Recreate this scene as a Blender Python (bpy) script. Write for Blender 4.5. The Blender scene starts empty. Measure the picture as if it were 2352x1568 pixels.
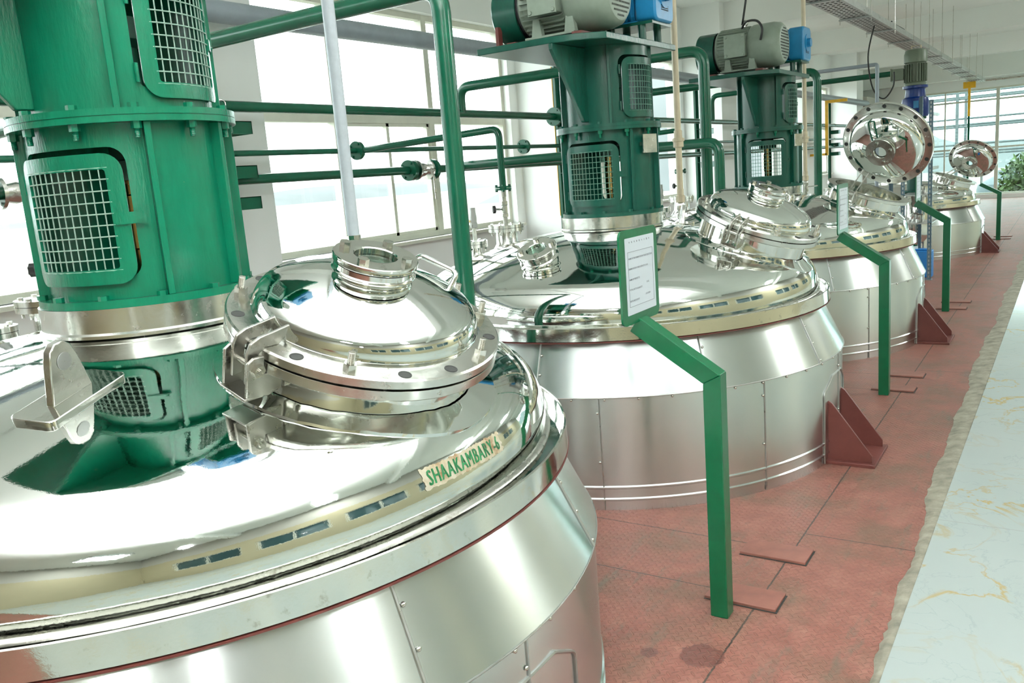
import bpy, math, random
from mathutils import Matrix, Vector, Euler
random.seed(7)
PI = math.pi
R = math.radians
SC = bpy.context.scene
COL = SC.collection

# ------------------------------------------------------------------ camera
F_PX, PITCH, ROLL, YAW, H = 1950.6, 0.1897, 0.0786, 0.5902, 1.65
Fv = Vector((-math.sin(YAW)*math.cos(PITCH), math.cos(YAW)*math.cos(PITCH), -math.sin(PITCH)))
Rv = Vector((math.cos(YAW), math.sin(YAW), 0))
Dv = Fv.cross(Rv)
c_, s_ = math.cos(ROLL), math.sin(ROLL)
R2 = Rv*c_ + Dv*s_
D2 = Dv*c_ - Rv*s_
cam_d = bpy.data.cameras.new('camera')
cam_d.sensor_fit = 'HORIZONTAL'; cam_d.sensor_width = 36.0
cam_d.lens = F_PX*36.0/2352.0
cam_d.clip_start = 0.05; cam_d.clip_end = 3000
cam = bpy.data.objects.new('camera', cam_d); COL.objects.link(cam)
cam.matrix_world = Matrix(((R2.x, -D2.x, -Fv.x, 0), (R2.y, -D2.y, -Fv.y, 0), (R2.z, -D2.z, -Fv.z, H), (0, 0, 0, 1)))
SC.camera = cam

# ------------------------------------------------------------------ world, light, exposure
w = bpy.data.worlds.new('overcast_sky'); SC.world = w; w.use_nodes = True
wn = w.node_tree; wn.nodes.clear()
wo = wn.nodes.new('ShaderNodeOutputWorld'); wb = wn.nodes.new('ShaderNodeBackground')
wg = wn.nodes.new('ShaderNodeNewGeometry'); ws = wn.nodes.new('ShaderNodeSeparateXYZ')
wr = wn.nodes.new('ShaderNodeValToRGB')
wn.links.new(wg.outputs['Incoming'], ws.inputs[0])
wm = wn.nodes.new('ShaderNodeMath'); wm.operation = 'MULTIPLY'; wm.inputs[1].default_value = -1.0
wn.links.new(ws.outputs['Z'], wm.inputs[0]); wn.links.new(wm.outputs[0], wr.inputs[0])
wr.color_ramp.elements[0].color = (0.80, 0.92, 0.92, 1); wr.color_ramp.elements[1].color = (0.97, 1.0, 1.0, 1)
wr.color_ramp.elements[1].position = 0.25
wn.links.new(wr.outputs[0], wb.inputs[0]); wb.inputs[1].default_value = 5.5
wn.links.new(wb.outputs[0], wo.inputs[0])
SC.view_settings.view_transform = 'Standard'; SC.view_settings.look = 'None'
SC.view_settings.gamma = 1.0; SC.view_settings.use_curve_mapping = False
SC.view_settings.exposure = 0.52
try:
    SC.cycles.max_bounces = 10; SC.cycles.diffuse_bounces = 5; SC.cycles.glossy_bounces = 6
    SC.cycles.transparent_max_bounces = 12; SC.cycles.sample_clamp_indirect = 6.0
except Exception:
    pass

def area_light(name, loc, sx, sy, power, rot=(0, 0, 0), col=(1, 1, 1)):
    l = bpy.data.lights.new(name, 'AREA'); l.shape = 'RECTANGLE'; l.size = sx; l.size_y = sy
    l.energy = power; l.color = col
    o = bpy.data.objects.new(name, l); COL.objects.link(o); o.location = loc; o.rotation_euler = rot
    return o
FILL_PANELS = [(1.6, -3.4), (3.4, 1.6), (3.4, 8.0), (2.4, 14.0), (2.4, 20.0)]  # fill lights added out of view to brighten the room
for px_, py_ in FILL_PANELS:
    area_light('added_fill_lamp', (px_, py_, 3.98), 1.15, 0.55, 80 if py_ < 5 else 190, (0, 0, 0), (0.96, 1.0, 0.97))
# the flash gun that sits on the photographer's camera
fl = bpy.data.lights.new('camera_flash', 'POINT'); fl.energy = 9; fl.shadow_soft_size = 0.05; fl.color = (1, 1, 1)
flo = bpy.data.objects.new('camera_flash', fl); COL.objects.link(flo); flo.location = (0.02, -0.03, 1.80)

# its bounce head, tilted up at the white ceiling
bl_ = bpy.data.lights.new('bounce_flash', 'SPOT'); bl_.energy = 2100; bl_.spot_size = R(125); bl_.spot_blend = .6; bl_.shadow_soft_size = .06
blo = bpy.data.objects.new('bounce_flash', bl_); COL.objects.link(blo); blo.location = (0.02, -0.03, 1.85); blo.rotation_euler = (R(170), 0, YAW)
# ------------------------------------------------------------------ materials
def nmat(name):
    m = bpy.data.materials.new(name); m.use_nodes = True
    nt = m.node_tree; b = nt.nodes['Principled BSDF']
    return m, nt, b
def N(nt, t, **kw):
    n = nt.nodes.new('ShaderNode' + t)
    for k, v in kw.items():
        if hasattr(n, k): setattr(n, k, v)
    return n
def L(nt, a, b): nt.links.new(a, b)
def noise(nt, scale, detail=4, rough=.55, vec=None, dist=0):
    n = N(nt, 'TexNoise'); n.inputs['Scale'].default_value = scale; n.inputs['Detail'].default_value = detail
    n.inputs['Roughness'].default_value = rough; n.inputs['Distortion'].default_value = dist
    if vec is not None: L(nt, vec, n.inputs['Vector'])
    return n
def ramp(nt, src, stops):
    r = N(nt, 'ValToRGB'); L(nt, src, r.inputs[0])
    e = r.color_ramp.elements
    while len(e) < len(stops): e.new(0.5)
    for i, (p, c) in enumerate(stops):
        e[i].position = p; e[i].color = (c, c, c, 1) if isinstance(c, (int, float)) else (*c, 1)
    return r
def math_(nt, op, a, b=None, clamp=False):
    m = N(nt, 'Math'); m.operation = op; m.use_clamp = clamp
    for i, v in enumerate((a, b)):
        if v is None: continue
        if isinstance(v, (int, float)): m.inputs[i].default_value = v
        else: L(nt, v, m.inputs[i])
    return m.outputs[0]
def mixc(nt, f, a, b, mode='MIX'):
    m = N(nt, 'Mix'); m.data_type = 'RGBA'; m.blend_type = mode
    if isinstance(f, (int, float)): m.inputs[0].default_value = f
    else: L(nt, f, m.inputs[0])
    for i, v in ((6, a), (7, b)):
        if isinstance(v, tuple): m.inputs[i].default_value = (*v, 1)
        else: L(nt, v, m.inputs[i])
    return m.outputs[2]
def coords(nt, scale=(1, 1, 1), kind='Object'):
    t = N(nt, 'TexCoord'); mp = N(nt, 'Mapping'); mp.inputs['Scale'].default_value = scale
    L(nt, t.outputs[kind], mp.inputs[0]); return mp.outputs[0]
def bump(nt, b, h, strength, dist=0.01, prev=None):
    n = N(nt, 'Bump'); n.inputs['Strength'].default_value = strength; n.inputs['Distance'].default_value = dist
    L(nt, h, n.inputs['Height'])
    if prev is not None: L(nt, prev, n.inputs['Normal'])
    L(nt, n.outputs[0], b.inputs['Normal']); return n.outputs[0]
def simple(name, col, rough=.5, metal=0.0, var=0.06, nscale=8, bmp=0.0, bscale=60, spec=None):
    m, nt, b = nmat(name)
    v = coords(nt)
    n = noise(nt, nscale, 5, .6, v)
    r = ramp(nt, n.outputs[0], [(.3, tuple(max(0, c*(1-var*2)) for c in col)), (.7, tuple(min(1, c*(1+var)) for c in col))])
    L(nt, r.outputs[0], b.inputs['Base Color'])
    b.inputs['Roughness'].default_value = rough; b.inputs['Metallic'].default_value = metal
    if spec is not None: b.inputs['Specular IOR Level'].default_value = spec
    if bmp:
        n2 = noise(nt, bscale, 3, .5, v); bump(nt, b, n2.outputs[0], bmp, .004)
    return m
def steel(name, col=(.80, .81, .78), rough=.05, wob=.12, wscale=3.0, stain=0.0, scr=.10):
    m, nt, b = nmat(name)
    v = coords(nt)
    b.inputs['Metallic'].default_value = 1.0
    n = noise(nt, 14, 6, .65, v)
    r = ramp(nt, n.outputs[0], [(.35, rough*.7), (.75, rough*1.6)])
    L(nt, r.outputs[0], b.inputs['Roughness'])
    c = ramp(nt, noise(nt, 5, 4, .6, v).outputs[0], [(.3, tuple(x*.96 for x in col)), (.7, col)])
    out = c.outputs[0]
    if stain:
        s = ramp(nt, noise(nt, 22, 6, .7, v).outputs[0], [(.60, 0.0), (.74, stain)])
        out = mixc(nt, s.outputs[0], out, (.22, .17, .11))
        mr = math_(nt, 'ADD', r.outputs[0], math_(nt, 'MULTIPLY', s.outputs[0], .4)); L(nt, mr, b.inputs['Roughness'])
    L(nt, out, b.inputs['Base Color'])
    p = bump(nt, b, noise(nt, wscale, 2, .45, v).outputs[0], wob, .02)
    bump(nt, b, noise(nt, 90, 3, .6, v).outputs[0], scr, .0006, p)
    return m
def paint(name, col, rough=.24, brush=.35, chips=0.0, chipcol=(.5, .2, .05), bscale=(14, 14, 3)):
    m, nt, b = nmat(name)
    v = coords(nt, bscale)
    n = noise(nt, 2.0, 5, .6, v)
    r = ramp(nt, n.outputs[0], [(.3, tuple(c*.86 for c in col)), (.7, tuple(c*1.08 for c in col))])
    out = r.outputs[0]
    if chips:
        ch = ramp(nt, noise(nt, 24, 7, .72, coords(nt)).outputs[0], [(.70, 0.0), (.73, chips)])
        out = mixc(nt, ch.outputs[0], out, chipcol)
    L(nt, out, b.inputs['Base Color']); b.inputs['Roughness'].default_value = rough
    b.inputs['Specular IOR Level'].default_value = .42
    bump(nt, b, noise(nt, 9, 4, .6, v).outputs[0], brush, .0022)
    return m
M = {}
M['mirror'] = steel('mirror_steel', (.79, .82, .79), .035, .22, 2.2, scr=.10)
M['mirror2'] = steel('polished_steel', (.80, .80, .76), .07, .12, 5.0, .55, scr=.2)
M['satin'] = steel('satin_steel', (.72, .72, .68), .20, .1, 8.0, .5, scr=.3)
M['dullsteel'] = steel('dull_steel', (.55, .54, .50), .30, .2, 10.0, .8, scr=.5)
M['zinc'] = steel('bolt_steel', (.70, .69, .64), .18, .1, 20, .4)
def alu_mat():
    m, nt, b = nmat('brushed_aluminium')
    v = coords(nt); b.inputs['Metallic'].default_value = 1.0
    n = noise(nt, 3.5, 5, .6, v)
    L(nt, ramp(nt, n.outputs[0], [(.3, (.66, .70, .70)), (.7, (.73, .77, .765))]).outputs[0], b.inputs['Base Color'])
    b.inputs['Roughness'].default_value = .27
    b.inputs['Anisotropic'].default_value = .85; b.inputs['Anisotropic Rotation'].default_value = .25
    t = N(nt, 'Tangent'); t.direction_type = 'RADIAL'; t.axis = 'Z'; L(nt, t.outputs[0], b.inputs['Tangent'])
    sc = noise(nt, 1, 6, .7, coords(nt, (3, 3, 260)))
    p = bump(nt, b, sc.outputs[0], .06, .0008)
    bump(nt, b, noise(nt, 2.0, 2, .4, v).outputs[0], .25, .02, p)
    return m
M['alu'] = alu_mat()
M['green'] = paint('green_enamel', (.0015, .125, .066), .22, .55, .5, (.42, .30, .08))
M['shadedgreen'] = paint('shaded_green_enamel', (.004, .062, .042), .26, .35, .25, (.30, .24, .10))  # darker copy of the green enamel, weaker light put into the colour
M['pipegreen'] = paint('green_pipe_enamel', (.004, .085, .045), .22, .2, .15, (.3, .25, .1), (4, 4, 4))
M['signgreen'] = paint('bright_green_enamel', (.002, .095, .037), .28, .2, .2, (.25, .3, .08), (6, 6, 6))
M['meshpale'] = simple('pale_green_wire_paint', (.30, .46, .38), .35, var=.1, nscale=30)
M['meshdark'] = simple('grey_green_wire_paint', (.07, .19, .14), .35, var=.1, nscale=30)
M['innergreen'] = simple('green_primer', (.006, .055, .035), .5)
M['oxide'] = paint('red_oxide_paint', (.115, .032, .026), .45, .4, .4, (.2, .06, .04), (6, 6, 6))
M['motor'] = paint('grey_green_motor_paint', (.22, .27, .22), .36, .2, .5, (.22, .13, .08), (5, 5, 5))
M['motor2'] = paint('olive_motor_paint', (.14, .175, .125), .4, .2, .3, (.2, .13, .08), (5, 5, 5))
M['blue'] = paint('sky_blue_paint', (.015, .20, .42), .30, .25, .5, (.02, .12, .2), (6, 6, 6))
M['deepblue'] = paint('deep_blue_paint', (.002, .022, .14), .3, .2, .2, (.01, .02, .1), (6, 6, 6))
M['black'] = simple('black_rubber', (.012, .012, .013), .5)
M['dark'] = simple('dark_gap', (.02, .022, .02), .7)
M['bronze'] = steel('bronze_shaft', (.52, .38, .15), .22, .05, 12, .5)
M['wall'] = simple('white_wall_paint', (.86, .89, .88), .75, var=.015, nscale=1.2)
M['wallgrey'] = simple('grey_and_dimmed_wall', (.42, .41, .37), .8, var=.02, nscale=1.2)  # grey partition, and upper walls with dim light put into the colour
M['ceiling'] = simple('ceiling_paint', (.86, .89, .87), .85, var=.02, nscale=.8)
M['cream'] = simple('cream_wall_paint', (.40, .36, .235), .7, var=.02, nscale=1.0)  # cream, darkened to stand for the dim back of the room
M['frame'] = simple('window_frame_cream', (.66, .67, .58), .4, var=.03)
M['pvc'] = simple('grey_pvc', (.27, .32, .36), .4, var=.04, nscale=12)
M['pvcwhite'] = simple('off_white_pvc', (.48, .53, .58), .35, var=.05, nscale=30)
M['cpvc'] = simple('cream_cpvc', (.56, .48, .34), .35, var=.05, nscale=18)
M['yellow'] = paint('yellow_paint', (.75, .42, .015), .4, .2, .3, (.3, .15, .05), (6, 6, 6))
M['yellowsleeve'] = simple('yellow_sleeve', (.45, .29, .06), .5, var=.3, nscale=60)
M['galv'] = steel('galvanised_steel', (.50, .51, .50), .38, .05, 10, .2)
M['rackblue'] = paint('blue_grey_rack_paint', (.09, .15, .19), .45, .1, .2, (.2, .2, .2), (6, 6, 6))
M['paper'] = simple('white_paper', (.58, .63, .69), .5, var=.01)
M['ink'] = simple('grey_ink', (.16, .17, .20), .6)
M['bluejerry'] = simple('blue_plastic', (.02, .20, .55), .4)
M['white_plastic'] = simple('white_plastic', (.75, .82, .85), .45)
M['tankwhite'] = simple('darkened_white_plastic', (.075, .10, .11), .5)  # white plastic, darkened so daylight does not bleach it out
M['leaf'] = simple('green_leaves', (.07, .125, .025), .6, var=.5, nscale=3)
M['concrete'] = simple('rough_concrete', (.27, .255, .20), .85, var=.22, nscale=14, bmp=.8, bscale=40)
M['ledger'] = simple('sticker_letters_green', (.003, .12, .035), .45, var=.15, nscale=40)

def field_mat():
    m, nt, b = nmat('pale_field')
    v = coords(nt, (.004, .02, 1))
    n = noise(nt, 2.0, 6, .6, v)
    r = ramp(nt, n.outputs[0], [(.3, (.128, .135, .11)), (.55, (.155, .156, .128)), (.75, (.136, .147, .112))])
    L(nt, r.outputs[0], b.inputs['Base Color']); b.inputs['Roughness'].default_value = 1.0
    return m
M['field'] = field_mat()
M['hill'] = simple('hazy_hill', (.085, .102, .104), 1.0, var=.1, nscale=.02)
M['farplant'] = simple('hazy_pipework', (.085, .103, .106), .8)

def glass_mat(name, tint, gl=.06):
    m, nt, b = nmat(name); nt.nodes.remove(b)
    o = nt.nodes['Material Output']
    t = N(nt, 'BsdfTransparent'); t.inputs[0].default_value = (*tint, 1)
    g = N(nt, 'BsdfGlossy'); g.inputs['Roughness'].default_value = .02
    mx = N(nt, 'MixShader'); mx.inputs[0].default_value = gl
    L(nt, t.outputs[0], mx.inputs[1]); L(nt, g.outputs[0], mx.inputs[2]); L(nt, mx.outputs[0], o.inputs[0])
    return m
M['glass'] = glass_mat('window_glass', (.97, 1, .99), .04)
M['endglass'] = glass_mat('faintly_tinted_glass', (.84, .95, .93), .05)
M['sightglass'] = glass_mat('sight_glass_pane', (.80, .93, .88), .22)

def emit_mat(name, col, s):
    m, nt, b = nmat(name); b.inputs['Emission Color'].default_value = (*col, 1); b.inputs['Emission Strength'].default_value = s
    b.inputs['Base Color'].default_value = (.8, .8, .8, 1); return m
M['fillglow'] = emit_mat('fill_diffuser', (.96, 1, .97), 3.0)  # glow of the added fill panels

def darkwin_mat():
    m, nt, b = nmat('dark_glazing')
    b.inputs['Base Color'].default_value = (.03, .07, .075, 1); b.inputs['Roughness'].default_value = .08
    return m
M['darkwin'] = darkwin_mat()

def floor_mat():
    m, nt, b = nmat('red_tread_plate')
    tc = N(nt, 'TexCoord'); v = tc.outputs['Object']
    n1 = noise(nt, 2.2, 8, .66, v); n2 = noise(nt, 9.0, 8, .7, v); n3 = noise(nt, 60, 4, .7, v)
    mp = N(nt, 'Mapping'); mp.inputs['Scale'].default_value = (7, 1.6, 1); L(nt, v, mp.inputs[0])
    n4 = noise(nt, 1.6, 8, .7, mp.outputs[0])
    base = ramp(nt, n2.outputs[0], [(.28, (.165, .062, .045)), (.5, (.225, .088, .066)), (.72, (.29, .135, .102))])
    dirt = ramp(nt, n1.outputs[0], [(.47, 0.0), (.64, .7)])
    c = mixc(nt, dirt.outputs[0], base.outputs[0], (.12, .078, .05))
    grime = ramp(nt, n4.outputs[0], [(.55, 0.0), (.68, .65)])
    c = mixc(nt, grime.outputs[0], c, (.10, .095, .07))
    sp = ramp(nt, n3.outputs[0], [(.70, 0.0), (.76, .5)])
    c = mixc(nt, sp.outputs[0], c, (.34, .25, .19))
    # joints between the plates: one along the row, the others across it
    sx = N(nt, 'SeparateXYZ'); L(nt, v, sx.inputs[0])
    wob = math_(nt, 'MULTIPLY', math_(nt, 'SUBTRACT', noise(nt, 40, 4, .7, v).outputs[0], .5), .010)
    dx = math_(nt, 'ABSOLUTE', math_(nt, 'ADD', math_(nt, 'ADD', sx.outputs[0], .942), wob))
    jl = math_(nt, 'LESS_THAN', dx, .0035)
    # joints across: at Y = 3.01 + k*0.80 (left) and 3.62 + k*1.6 (right of the long joint)
    yl = math_(nt, 'ABSOLUTE', math_(nt, 'SUBTRACT', math_(nt, 'PINGPONG', math_(nt, 'ADD', sx.outputs[1], 1.40), .83/2*1.0), 0))
    right = math_(nt, 'GREATER_THAN', sx.outputs[0], -.942)
    def lines(off, per):
        a = math_(nt, 'ADD', math_(nt, 'SUBTRACT', sx.outputs[1], off), wob)
        mm = N(nt, 'Math'); mm.operation = 'PINGPONG'; L(nt, a, mm.inputs[0]); mm.inputs[1].default_value = per/2
        return math_(nt, 'LESS_THAN', mm.outputs[0], .0030)
    la = lines(2.98, 3.20); lb = lines(3.43, 3.20); lc = lines(3.62, 3.20)
    notr = math_(nt, 'SUBTRACT', 1.0, right)
    lft = math_(nt, 'MULTIPLY', math_(nt, 'MAXIMUM', la, lb), notr)
    rgt = math_(nt, 'MULTIPLY', lc, right)
    j = math_(nt, 'MAXIMUM', jl, math_(nt, 'MAXIMUM', lft, rgt))
    c = mixc(nt, j, c, (.035, .025, .018))
    # two damp stains in front of the first sign post
    def blot(cx, cy, r0):
        d = N(nt, 'VectorMath'); d.operation = 'DISTANCE'; L(nt, v, d.inputs[0]); d.inputs[1].default_value = (cx, cy, 0)
        e = math_(nt, 'ADD', d.outputs['Value'], math_(nt, 'MULTIPLY', math_(nt, 'SUBTRACT', noise(nt, 26, 5, .7, v).outputs[0], .5), r0*1.1))
        return math_(nt, 'LESS_THAN', e, r0)
    bl = math_(nt, 'MAXIMUM', blot(-1.002, 2.508, .072), blot(-1.172, 2.452, .032))
    c = mixc(nt, math_(nt, 'MULTIPLY', bl, .75), c, (.085, .026, .02))
    L(nt, c, b.inputs['Base Color'])
    rr = ramp(nt, n2.outputs[0], [(.3, .42), (.7, .62)])
    L(nt, math_(nt, 'SUBTRACT', rr.outputs[0], math_(nt, 'MULTIPLY', bl, .15)), b.inputs['Roughness'])
    # raised lozenges, alternating direction
    pit = .036
    def loz(ox, oy, ang):
        mpp = N(nt, 'Mapping'); mpp.inputs['Location'].default_value = (ox, oy, 0); mpp.inputs['Scale'].default_value = (1/pit, 1/pit, 1)
        L(nt, v, mpp.inputs[0])
        fr = N(nt, 'VectorMath'); fr.operation = 'FRACTION'; L(nt, mpp.outputs[0], fr.inputs[0])
        sb = N(nt, 'VectorMath'); sb.operation = 'SUBTRACT'; L(nt, fr.outputs[0], sb.inputs[0]); sb.inputs[1].default_value = (.5, .5, 0)
        ro = N(nt, 'VectorRotate'); ro.rotation_type = 'Z_AXIS'; ro.inputs['Angle'].default_value = ang; L(nt, sb.outputs[0], ro.inputs['Vector'])
        sc = N(nt, 'VectorMath'); sc.operation = 'MULTIPLY'; L(nt, ro.outputs[0], sc.inputs[0]); sc.inputs[1].default_value = (1.0, 3.3, 0)
        ln = N(nt, 'VectorMath'); ln.operation = 'LENGTH'; L(nt, sc.outputs[0], ln.inputs[0])
        mr = N(nt, 'MapRange'); mr.inputs['From Min'].default_value = .44; mr.inputs['From Max'].default_value = .30
        L(nt, ln.outputs['Value'], mr.inputs['Value']); return mr.outputs[0]
    h = math_(nt, 'MAXIMUM', loz(0, 0, R(45)), loz(.5, .5, R(-45)))
    h = math_(nt, 'SUBTRACT', h, math_(nt, 'MULTIPLY', j, 2.0))
    p = bump(nt, b, h, .9, .0035)
    bump(nt, b, n3.outputs[0], .25, .001, p)
    return m
M['tread'] = floor_mat()
M['plate'] = simple('red_cover_plate', (.22, .088, .066), .5, var=.12, nscale=12, bmp=.2, bscale=50)

def marble_mat():
    m, nt, b = nmat('white_marble_gold_veins')
    tc = N(nt, 'TexCoord'); v = tc.outputs['Object']
    n0 = noise(nt, 1.3, 3, .5, v); 
    n1 = noise(nt, 1.6, 7, .55, v, 1.4)
    vein = ramp(nt, n1.outputs[0], [(.482, 0.0), (.5, 1.0), (.518, 0.0)])
    n2 = noise(nt, 2.7, 8, .6, v, 1.0)
    v2 = ramp(nt, n2.outputs[0], [(.49, 0.0), (.5, .5), (.51, 0.0)])
    patch = ramp(nt, noise(nt, 1.1, 3, .5, v).outputs[0], [(.45, 0.0), (.6, 1.0)])
    c = mixc(nt, n0.outputs[0], (.36, .42, .41), (.43, .475, .465))
    c = mixc(nt, v2.outputs[0], c, (.30, .36, .36))
    g = math_(nt, 'MULTIPLY', vein.outputs[0], math_(nt, 'ADD', math_(nt, 'MULTIPLY', patch.outputs[0], .75), .15))
    c = mixc(nt, g, c, (.42, .30, .075))
    sx = N(nt, 'SeparateXYZ'); L(nt, v, sx.inputs[0])
    mm = N(nt, 'Math'); mm.operation = 'PINGPONG'; L(nt, math_(nt, 'SUBTRACT', sx.outputs[1], 6.64), mm.inputs[0]); mm.inputs[1].default_value = 1.35
    j = math_(nt, 'LESS_THAN', mm.outputs[0], .0025)
    c = mixc(nt, j, c, (.35, .37, .35))
    L(nt, c, b.inputs['Base Color']); b.inputs['Roughness'].default_value = .12
    return m
M['marble'] = marble_mat()
def sticker_mat():
    m, nt, b = nmat('peeling_label_paper')
    v = coords(nt); s = ramp(nt, noise(nt, 16, 6, .65, v).outputs[0], [(.42, (.50, .46, .36)), (.56, (.40, .33, .22)), (.66, (.22, .12, .05))])
    L(nt, s.outputs[0], b.inputs['Base Color']); b.inputs['Roughness'].default_value = .7; return m
M['label'] = sticker_mat()

# ------------------------------------------------------------------ mesh building
class MB:
    def __init__(s): s.v = []; s.f = []
    def add(s, vs, fs, mx=None):
        o = len(s.v)
        if mx is not None: vs = [mx @ Vector(p) for p in vs]
        s.v += [tuple(p) for p in vs]; s.f += [tuple(i+o for i in f) for f in fs]; return s
    def box(s, c, d, mx=None):
        x, y, z = (q/2 for q in d)
        vs = [(c[0]+a*x, c[1]+b*y, c[2]+e*z) for e in (-1, 1) for b in (-1, 1) for a in (-1, 1)]
        return s.add(vs, [(0, 2, 3, 1), (4, 5, 7, 6), (0, 1, 5, 4), (2, 6, 7, 3), (0, 4, 6, 2), (1, 3, 7, 5)], mx)
    def span(s, a, b, mx=None):
        return s.box([(p+q)/2 for p, q in zip(a, b)], [abs(q-p) for p, q in zip(a, b)], mx)
    def lathe(s, prof, seg=48, mx=None, a0=0, a1=2*PI, cap0=False, cap1=False, closed=False):
        full = abs(a1-a0-2*PI) < 1e-6; n = seg if full else seg+1
        vs = []
        for r, z in prof:
            for i in range(n):
                a = a0+(a1-a0)*i/seg; vs.append((r*math.cos(a), r*math.sin(a), z))
        fs = []; k = len(prof)
        for j in range(k if closed else k-1):
            j2 = (j+1) % k
            for i in range(seg):
                i2 = (i+1) % n if full else i+1
                fs.append((j*n+i, j*n+i2, j2*n+i2, j2*n+i))
        if cap0: fs.append(tuple(range(n))[::-1])
        if cap1: fs.append(tuple((k-1)*n+i for i in range(n)))
        return s.add(vs, fs, mx)
    def cyl(s, p, q, r, seg=16, r2=None):
        p, q = Vector(p), Vector(q); d = q-p
        mx = Matrix.Translation(p) @ d.to_track_quat('Z', 'Y').to_matrix().to_4x4()
        return s.lathe([(r, 0), (r if r2 is None else r2, d.length)], seg, mx, cap0=True, cap1=True)
    def tube(s, pts, r, seg=12, closed=False):
        pts = [Vector(p) for p in pts]; n = len(pts); rings = []
        t0 = (pts[1]-pts[0]).normalized(); up = Vector((0, 0, 1)) if abs(t0.z) < .9 else Vector((1, 0, 0))
        u = (up - t0*up.dot(t0)).normalized()
        for i, p in enumerate(pts):
            if i == 0: t = (pts[1]-p)
            elif i == n-1: t = (p-pts[i-1])
            else: t = (pts[i+1]-p).normalized()+(p-pts[i-1]).normalized()
            t.normalize(); u = (u - t*u.dot(t)).normalized(); w_ = t.cross(u)
            sc = 1.0
            if 0 < i < n-1: sc = 1/max(.5, (pts[i]-pts[i-1]).normalized().dot(t))
            rings.append([p+(u*math.cos(2*PI*k/seg)+w_*math.sin(2*PI*k/seg))*r for k in range(seg)])
        vs = [q for rg in rings for q in rg]; fs = []
        for i in range(n-1):
            for k in range(seg):
                k2 = (k+1) % seg; fs.append((i*seg+k, i*seg+k2, (i+1)*seg+k2, (i+1)*seg+k))
        fs.append(tuple(range(seg))[::-1]); fs.append(tuple((n-1)*seg+k for k in range(seg)))
        return s.add(vs, fs)
    def prism(s, poly, h0, h1, mx=None):
        n = len(poly); vs = [(x, y, h0) for x, y in poly]+[(x, y, h1) for x, y in poly]
        fs = [tuple(range(n))[::-1], tuple(range(n, 2*n))]+[(i, (i+1) % n, n+(i+1) % n, n+i) for i in range(n)]
        return s.add(vs, fs, mx)
    def mesh(s, name, smooth=35):
        me = bpy.data.meshes.new(name); me.from_pydata(s.v, [], s.f); me.update()
        if smooth:
            me.polygons.foreach_set('use_smooth', [True]*len(me.polygons))
            try: me.set_sharp_from_angle(angle=R(smooth))
            except Exception: pass
        return me
def fix(me):
    import bmesh
    bm = bmesh.new(); bm.from_mesh(me); bmesh.ops.recalc_face_normals(bm, faces=bm.faces); bm.to_mesh(me); bm.free()
def ob(name, mb, mat, parent=None, mx=None, smooth=35, label=None, bevel=0):
    me = mb.mesh(name, smooth) if isinstance(mb, MB) else mb
    if isinstance(mb, MB):
        fix(me)
        if smooth:
            try: me.set_sharp_from_angle(angle=R(smooth))
            except Exception: pass
        me.materials.append(M[mat])
    o = bpy.data.objects.new(name, me); COL.objects.link(o)
    if parent is not None: o.parent = parent
    if mx is not None: o.matrix_local = mx
    if label: o['label'] = label
    if bevel:
        md = o.modifiers.new('bevel', 'BEVEL'); md.width = bevel; md.segments = 2; md.limit_method = 'ANGLE'; md.angle_limit = R(40)
    return o
def thing(name, label, cat, loc=(0, 0, 0), rz=0, group=None, scale=None):
    o = bpy.data.objects.new(name, None); COL.objects.link(o); o.empty_display_size = .1
    o.location = loc; o.rotation_euler = (0, 0, rz); o['label'] = label; o['category'] = cat
    if group: o['group'] = group
    if scale: o.scale = scale
    return o
def tag(o, label, cat, group=None, kind=None):
    if label: o['label'] = label
    if cat: o['category'] = cat
    if group: o['group'] = group
    if kind: o['kind'] = kind
    return o
def struct(name, mb, mat, parent=None, **k):
    o = ob(name, mb, mat, parent, **k)
    if parent is None: o['kind'] = 'structure'
    return o
def frame(origin, n, x=None):
    n = Vector(n).normalized()
    if x is None: x = Vector((1, 0, 0)) if abs(n.x) < .9 else Vector((0, 1, 0))
    x = Vector(x); x = (x-n*x.dot(n)).normalized(); y = n.cross(x)
    o = Vector(origin)
    return Matrix(((x.x, y.x, n.x, o.x), (x.y, y.y, n.y, o.y), (x.z, y.z, n.z, o.z), (0, 0, 0, 1)))
def pol(r, a, z=0): return Vector((r*math.cos(a), r*math.sin(a), z))
def bend(pts, rad, k=6):
    pts = [Vector(p) for p in pts]; out = [pts[0]]
    for i in range(1, len(pts)-1):
        a, b, c = pts[i-1], pts[i], pts[i+1]
        d1 = (a-b).normalized(); d2 = (c-b).normalized()
        ang = d1.angle(d2); t = rad/math.tan(ang/2); t = min(t, (a-b).length*.49, (c-b).length*.49)
        p0 = b+d1*t; p2 = b+d2*t
        for j in range(k+1):
            u = j/k; out.append(p0*(1-u)**2+b*2*u*(1-u)+p2*u*u)
    out.append(pts[-1]); return out
def rrect(x0, x1, y0, y1, r, k=5):
    p = []
    for cx, cy, a in ((x1-r, y1-r, 0), (x0+r, y1-r, PI/2), (x0+r, y0+r, PI), (x1-r, y0+r, 1.5*PI)):
        for i in range(k+1):
            t = a+PI/2*i/k; p.append((cx+r*math.cos(t), cy+r*math.sin(t)))
    return p
def hexmesh(name, r, h, mat, stud=0, sr=0):
    m = MB(); m.prism([(r*math.cos(i*PI/3), r*math.sin(i*PI/3)) for i in range(6)], 0, h)
    if stud:
        pr = [(sr, h)]; z = h
        while z < stud: pr += [(sr, z+.0015), (sr*.86, z+.0022)]; z += .003
        pr += [(sr*.9, stud)]
        m.lathe(pr, 12, cap1=True)
    me = m.mesh(name, 30); fix(me); me.set_sharp_from_angle(angle=R(30)); me.materials.append(M[mat]); return me
HX = {}
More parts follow.
